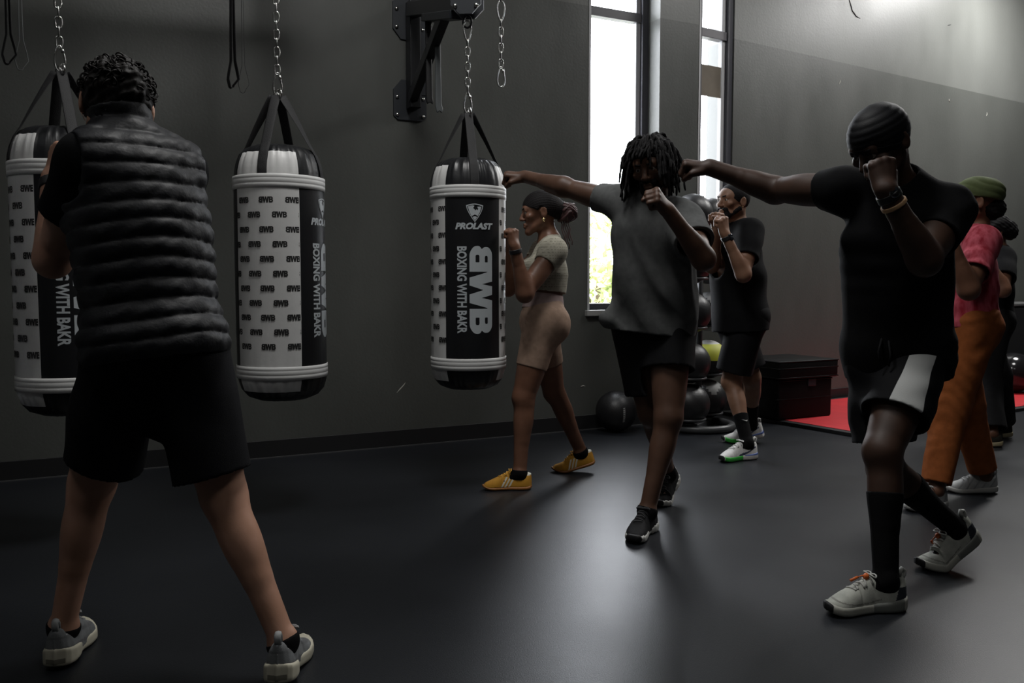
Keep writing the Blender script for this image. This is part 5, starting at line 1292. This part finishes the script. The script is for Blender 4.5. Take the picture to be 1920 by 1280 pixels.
for i in range(26):
    a = i * .52; R = .060 - .0013 * i * .6; ax = nrm(V(.2 * math.sin(i), .3, 1) + r.normal(size=3) * .35); u = nrm(np.cross(ax, V(1, .3, 0))); w = np.cross(ax, u)
    t0 = r.uniform(0, 6.28); pts = [bunc + R * (math.cos(t) * u + math.sin(t) * w) * V(1, .9, 1) for t in np.linspace(t0, t0 + 4.6, 18)]; mb.tube(pts, .0085 * (1 + .15 * np.sin(np.arange(18) * 2.4)), 7)
mb.sphere(bunc, .056, 20)
for i in range(5):
    p0 = bunc + V(.01 * i - .03, -.02, -.045); pts = [p0 + V(.004 * math.sin(q * 2 + i), 0, -.022 * q) + V(.004 * q, 0, 0) for q in range(6 + i % 3)]; mb.tube(pts, .0028, 6)
mb.build('hair_bun', BUN, f.root, True)
ear = hl(f, .088, -.006, -.036)
MB().tube([ear + V(.0 + .008 * math.sin(t), -.004, .008 * math.cos(t) - .006) for t in np.linspace(0, 6.283, 16)[:-1]], .0022, 6, True).sphere(ear + V(0, -.004, -.004), .005, 10).build('earring', mat('gold', (.9, .72, .4), .2, metal=1.), f.root, True)
band(f, 'L', .022, .022, .004, BLACKR, 'wristband')

# ================= man at the back by the rack
E = figure(dict(name='beard', label='bearded man in a black t-shirt and long black shorts with white running shoes, guard up', H=1.80, pelvis=(1386, 590, 5.55), plat=(.40, -.92, 0),
    shL=(1408, 436, 5.40), shR=(1352, 436, 5.70), head=(1374, 380, 5.50), look=(-.88, -.46, .02), headk=1.0, w=.92,
    toeL=(1346, 866, hd_of((1346, 866), (1422, 858)), 0), toeR=(1353, 829, (-.98, .05), 12), kneeL=(1372, 712), kneeR=(1412, 715),
    wrL=(1360, 440, 5.20), elL=(1388, 496), wrR=(1346, 432, 5.32), elR=(1336, 490),
    handL=((-.2, -.05, .97), (.7, .7, .1)), handR=((-.1, -.2, .97), (.6, -.7, .1))))
f = E; body(E, SK_TAN, .005); brows(E, HAIR)
shirt(E, BLACK_TEE, .0058, .010, (.62, .66), (.064, .070), .10, (.190, .150), neck=.066, folds=[wavy(.005, 26, (.3, .3, .9), 1.5, 5, 51)])
trousers(E, BLACK_POLY, .006, .012, (.86, .86), (.096, .098), [wavy(.006, 28, (.6, .4, .5), 1.6, 6, 52)], rise=.11)
def swoosh(c):
    h, out = E.ank['L'], None
    return np.zeros(len(c), int)
socks(E, SOCK, (.19, .19)); shoes(E, ST_WHITE)
hf = cap_field(E, .008, vox=.004); a0, n0 = hairplane(E, (.098, .040), (-.10, -.06)); hf.plane(a0, n0); hf.apply([ell(hl(E, x, -.008, -.012), V(.02, .022, .034), k=.008, op='s') for x in (.085, -.085)])
sdf_obj('hair', hf, HAIR, E.root, 1); beard(E, HAIR, .002)
band(E, 'L', .02, .026, .004, BLACKR, 'watch_strap')
wc = E.wr['L'] - nrm(E.wr['L'] - E.el['L']) * .02 + E.hand['L'][2] * .03
MB().box(wc, (.036, .040, .012), [E.hand['L'][1], nrm(E.wr['L'] - E.el['L']), E.hand['L'][2]], bev=.004).build('watch', mat('watch_glass', (.01, .012, .015), .08), E.root, True)
ear = hl(E, .088, -.002, -.032); MB().sphere(ear, .004, 10).build('earring', mat('gold', (.9, .72, .4), .2, metal=1.), E.root, True)
# small tick mark on the sock
an, kn = E.ank['L'], E.knee['L']; ax = nrm(kn - an); side = nrm(np.cross(ax, V(1, .3, 0))); side = side if side[1] < 0 else -side; fw = np.cross(side, ax)
q0 = an + ax * .135 + side * .047
tick = [(-.016, .004), (-.012, -.006), (-.004, -.006), (.022, .008), (-.002, .000), (-.009, .001)]
MB().prism([q0 + fw * x * 1.0 + ax * y for x, y in tick], -side * .012, side * .001).build('sock_mark', mat('grey_thread', (.45, .45, .45), .8), E.root)

# ================= woman in the tie-dye shirt
Fm = figure(dict(name='red', label='woman in a red tie-dye t-shirt, rust orange trousers and an olive head wrap', fem=True, H=1.68, pelvis=(1803, 610, 4.32), plat=(.30, -.95, 0),
    shL=(1842, 455, 4.18), shR=(1812, 455, 4.48), head=(1826, 382, 4.32), look=(-.92, .30, -.12), headk=1.04, w=.96, hipw=.076, leg=1.0, nk=.85, arm=1.1,
    toeL=(1694, 958, hd_of((1694, 958), (1772, 948)), 0), toeR=(1771, 922, (-1, .05), 2), kneeL=(1772, 800), kneeR=(1812, 792),
    wrL=(1782, 450, 4.02), elL=(1815, 535), wrR=(1776, 452, 4.30), elR=(1792, 540),
    handL=((-.2, .1, .97), (.6, .7, .1)), handR=((-.2, .0, .97), (.6, -.7, .1)), hs=.92, shoe_s=.98))
f = Fm; body(f, SK_BROWN, .005)
shirt(f, mat('red_tie_dye', (.27, .006, .020), .9, bump=.2, bscale=400, col2=(.50, .085, .12), vscale=22, anis=(1.7, 1.7, .6)), .0055, .010, (.66, .66), (.064, .074), .02, (.155, .128), neck=.058, folds=[wavy(.005, 34, (.3, .3, .9), 1.6, 6, 61), wavy(.003, 60, (.6, .2, .6), 1.6, 8, 62)])
trousers(f, cloth('rust_twill', (.29, .088, .026), .85, .3), .0055, .010, r=(.102, .1), folds=[wavy(.002, 26, (.7, .3, .55), 3.2, 11, 63), wavy(.0018, 62, (.35, .2, .9), 3.2, 12, 64, .7)], rise=.10, name='trousers', full=True, rr=(.078, .060), endcut=(.93, .93))
shoes(f, ST_SILVER)
hf = cap_field(f, .016, extra=[ell(hl(f, 0, -.085, .045), V(.06, .045, .055), k=.04)]); hf.disp(lambda x, y, z: -.003 * np.abs(np.sin((x * .4 + y * .2 + z) * 75 + 1.2 * noise3(x, y, z, 12, 3)))); a0, n0 = hairplane(f, (.095, .058), (-.10, .0)); hf.plane(a0, n0)
sdf_obj('head_wrap', hf, cloth('olive_jersey', (.085, .105, .045), .8, .25), f.root, 2)
hb_ = Field([ell(hl(f, 0, -.075, -.035), V(.070, .055, .058), k=.03)], .004); hb_.disp(lambda x, y, z: .003 * noise3(x, y, z, 150, 3)); sdf_obj('hair', hb_, HAIR, f.root, 1)

# ================= person in black at the far right
Gp = figure(dict(name='far', label='person in a black t-shirt and wide black trousers, standing behind the woman in red', fem=True, H=1.66, pelvis=(1847, 600, 5.95), plat=(.25, -.96, 0),
    shL=(1880, 486, 5.82), shR=(1860, 486, 6.12), head=(1862, 437, 5.97), look=(-.96, .15, -.12), headk=1.02, w=.94, hipw=.076, leg=1.0, nk=.85, arm=1.1,
    toeL=(1802, 836, (-1, .05), 2), toeR=(1826, 820, (-1, .0), 3), kneeL=(1846, 715), kneeR=(1868, 712),
    wrL=(1848, 480, 5.66), elL=(1878, 540), wrR=(1840, 478, 5.9), elR=(1856, 540),
    handL=((-.2, .1, .97), (.6, .7, .1)), handR=((-.2, .0, .97), (.6, -.7, .1)), hs=.92))
f = Gp; body(f, SK_BROWN, .006)
shirt(f, BLACK_TEE, .007, .012, (.66, .66), (.066, .078), .08, (.165, .14), neck=.06, folds=[wavy(.004, 30, (.3, .3, .9), 1.5, 5, 71)])
trousers(f, cloth('black_twill', (.012, .012, .013), .8), .007, .012, r=(.108, .11), folds=[wavy(.006, 26, (.8, .3, .4), 1.5, 5, 72)], rise=.12, name='trousers', full=True, rr=(.088, .086), endcut=(.96, .96))
shoes(f, ST_TAN)
hf = cap_field(f, .018, vox=.005, extra=[ell(hl(f, 0, -.10, .0), V(.065, .06, .065), k=.04)]); hf.disp(lambda x, y, z: .003 * noise3(x, y, z, 120, 13)); a0, n0 = hairplane(f, (.095, .055), (-.10, -.06)); hf.plane(a0, n0); sdf_obj('hair', hf, HAIR, f.root, 1)
# ------------------------------------------------------------------ light
wd_ = bpy.data.worlds.new('sky'); sc.world = wd_; wd_.use_nodes = True
bg = wd_.node_tree.nodes['Background']; bg.inputs[0].default_value = (.90, .94, 1.0, 1); bg.inputs[1].default_value = SKY
def portal(W, t0, t1, name):
    l = bpy.data.lights.new(name, 'AREA'); l.shape = 'RECTANGLE'; l.size = t1 - t0; l.size_y = HEAD - SILL; l.cycles.is_portal = True
    o = bpy.data.objects.new(name, l); COL.objects.link(o); c = W.at((t0 + t1) / 2, (SILL + HEAD) / 2, .28)
    o.matrix_world = Matrix((( *W.d, c[0]), (0, 0, 1, c[1]), (0, 0, 0, c[2]), (0, 0, 0, 1)))
    z = Vector(W.n); x = Vector(W.d); y = z.cross(x); M = Matrix.Identity(4)       # a lamp shines along its -z
    for i in range(3): M[i][0], M[i][1], M[i][2], M[i][3] = x[i], y[i], z[i], c[i]
    o.matrix_world = M
portal(WA, w1a, w1b, 'daylight_portal_left'); portal(WB, w2a, w2b, 'daylight_portal_right')
LS = mat('lamp_housing', (.05, .05, .05), .5)
em = bpy.data.materials.new('lamp_glow'); em.use_nodes = True; b_ = em.node_tree.nodes['Principled BSDF']; b_.inputs['Emission Color'].default_value = (1, .95, .88, 1); b_.inputs['Emission Strength'].default_value = 1.; b_.inputs['Base Color'].default_value = (.8, .8, .8, 1)
for i, (x, y, pw, col, where) in enumerate(LAMPS):
    z = 4.5
    r = empty('ceiling_lamp', (x, y, z), f'round black pendant lamp hanging from the ceiling {where}', 'lamp')
    MB().lathe([(.05, .26), (.14, .24), (.56, .05), (.58, 0), (.565, .0), (.54, .04), (.05, .20)], V(x, y, z), 28, cap=False).build('lamp_shade', LS, r, True)
    MB().lathe([(0, .055), (.06, .04), (.10, .03), (.0, .03)], V(x, y, z + .03), 20, cap=False).build('bulb', em, r, True)
    MB().tube([V(x, y, z + .2), V(x, y, CEIL)], .008, 8).build('cord', LS, r, True)
    l = bpy.data.lights.new('lamp', 'AREA'); l.shape = 'DISK'; l.size = 1.1; l.energy = pw; l.color = col
    o = bpy.data.objects.new('lamp_light', l); COL.objects.link(o); o.location = (0, 0, .008); o.parent = r
# ------------------------------------------------------------------ camera
cam = bpy.data.cameras.new('camera'); cam.sensor_width = 36; cam.lens = F / 1920 * 36; cam.clip_end = 200
co = bpy.data.objects.new('camera', cam); COL.objects.link(co); co.location = (0, 0, CAMZ); co.rotation_euler = (math.pi / 2 - TH, 0, 0); sc.camera = co
sc.view_settings.view_transform = 'Standard'; sc.view_settings.look = 'None'; sc.view_settings.gamma = 1; sc.view_settings.use_curve_mapping = False
sc.view_settings.exposure = EXPO
sc.cycles.use_denoising = True; sc.cycles.max_bounces = 8
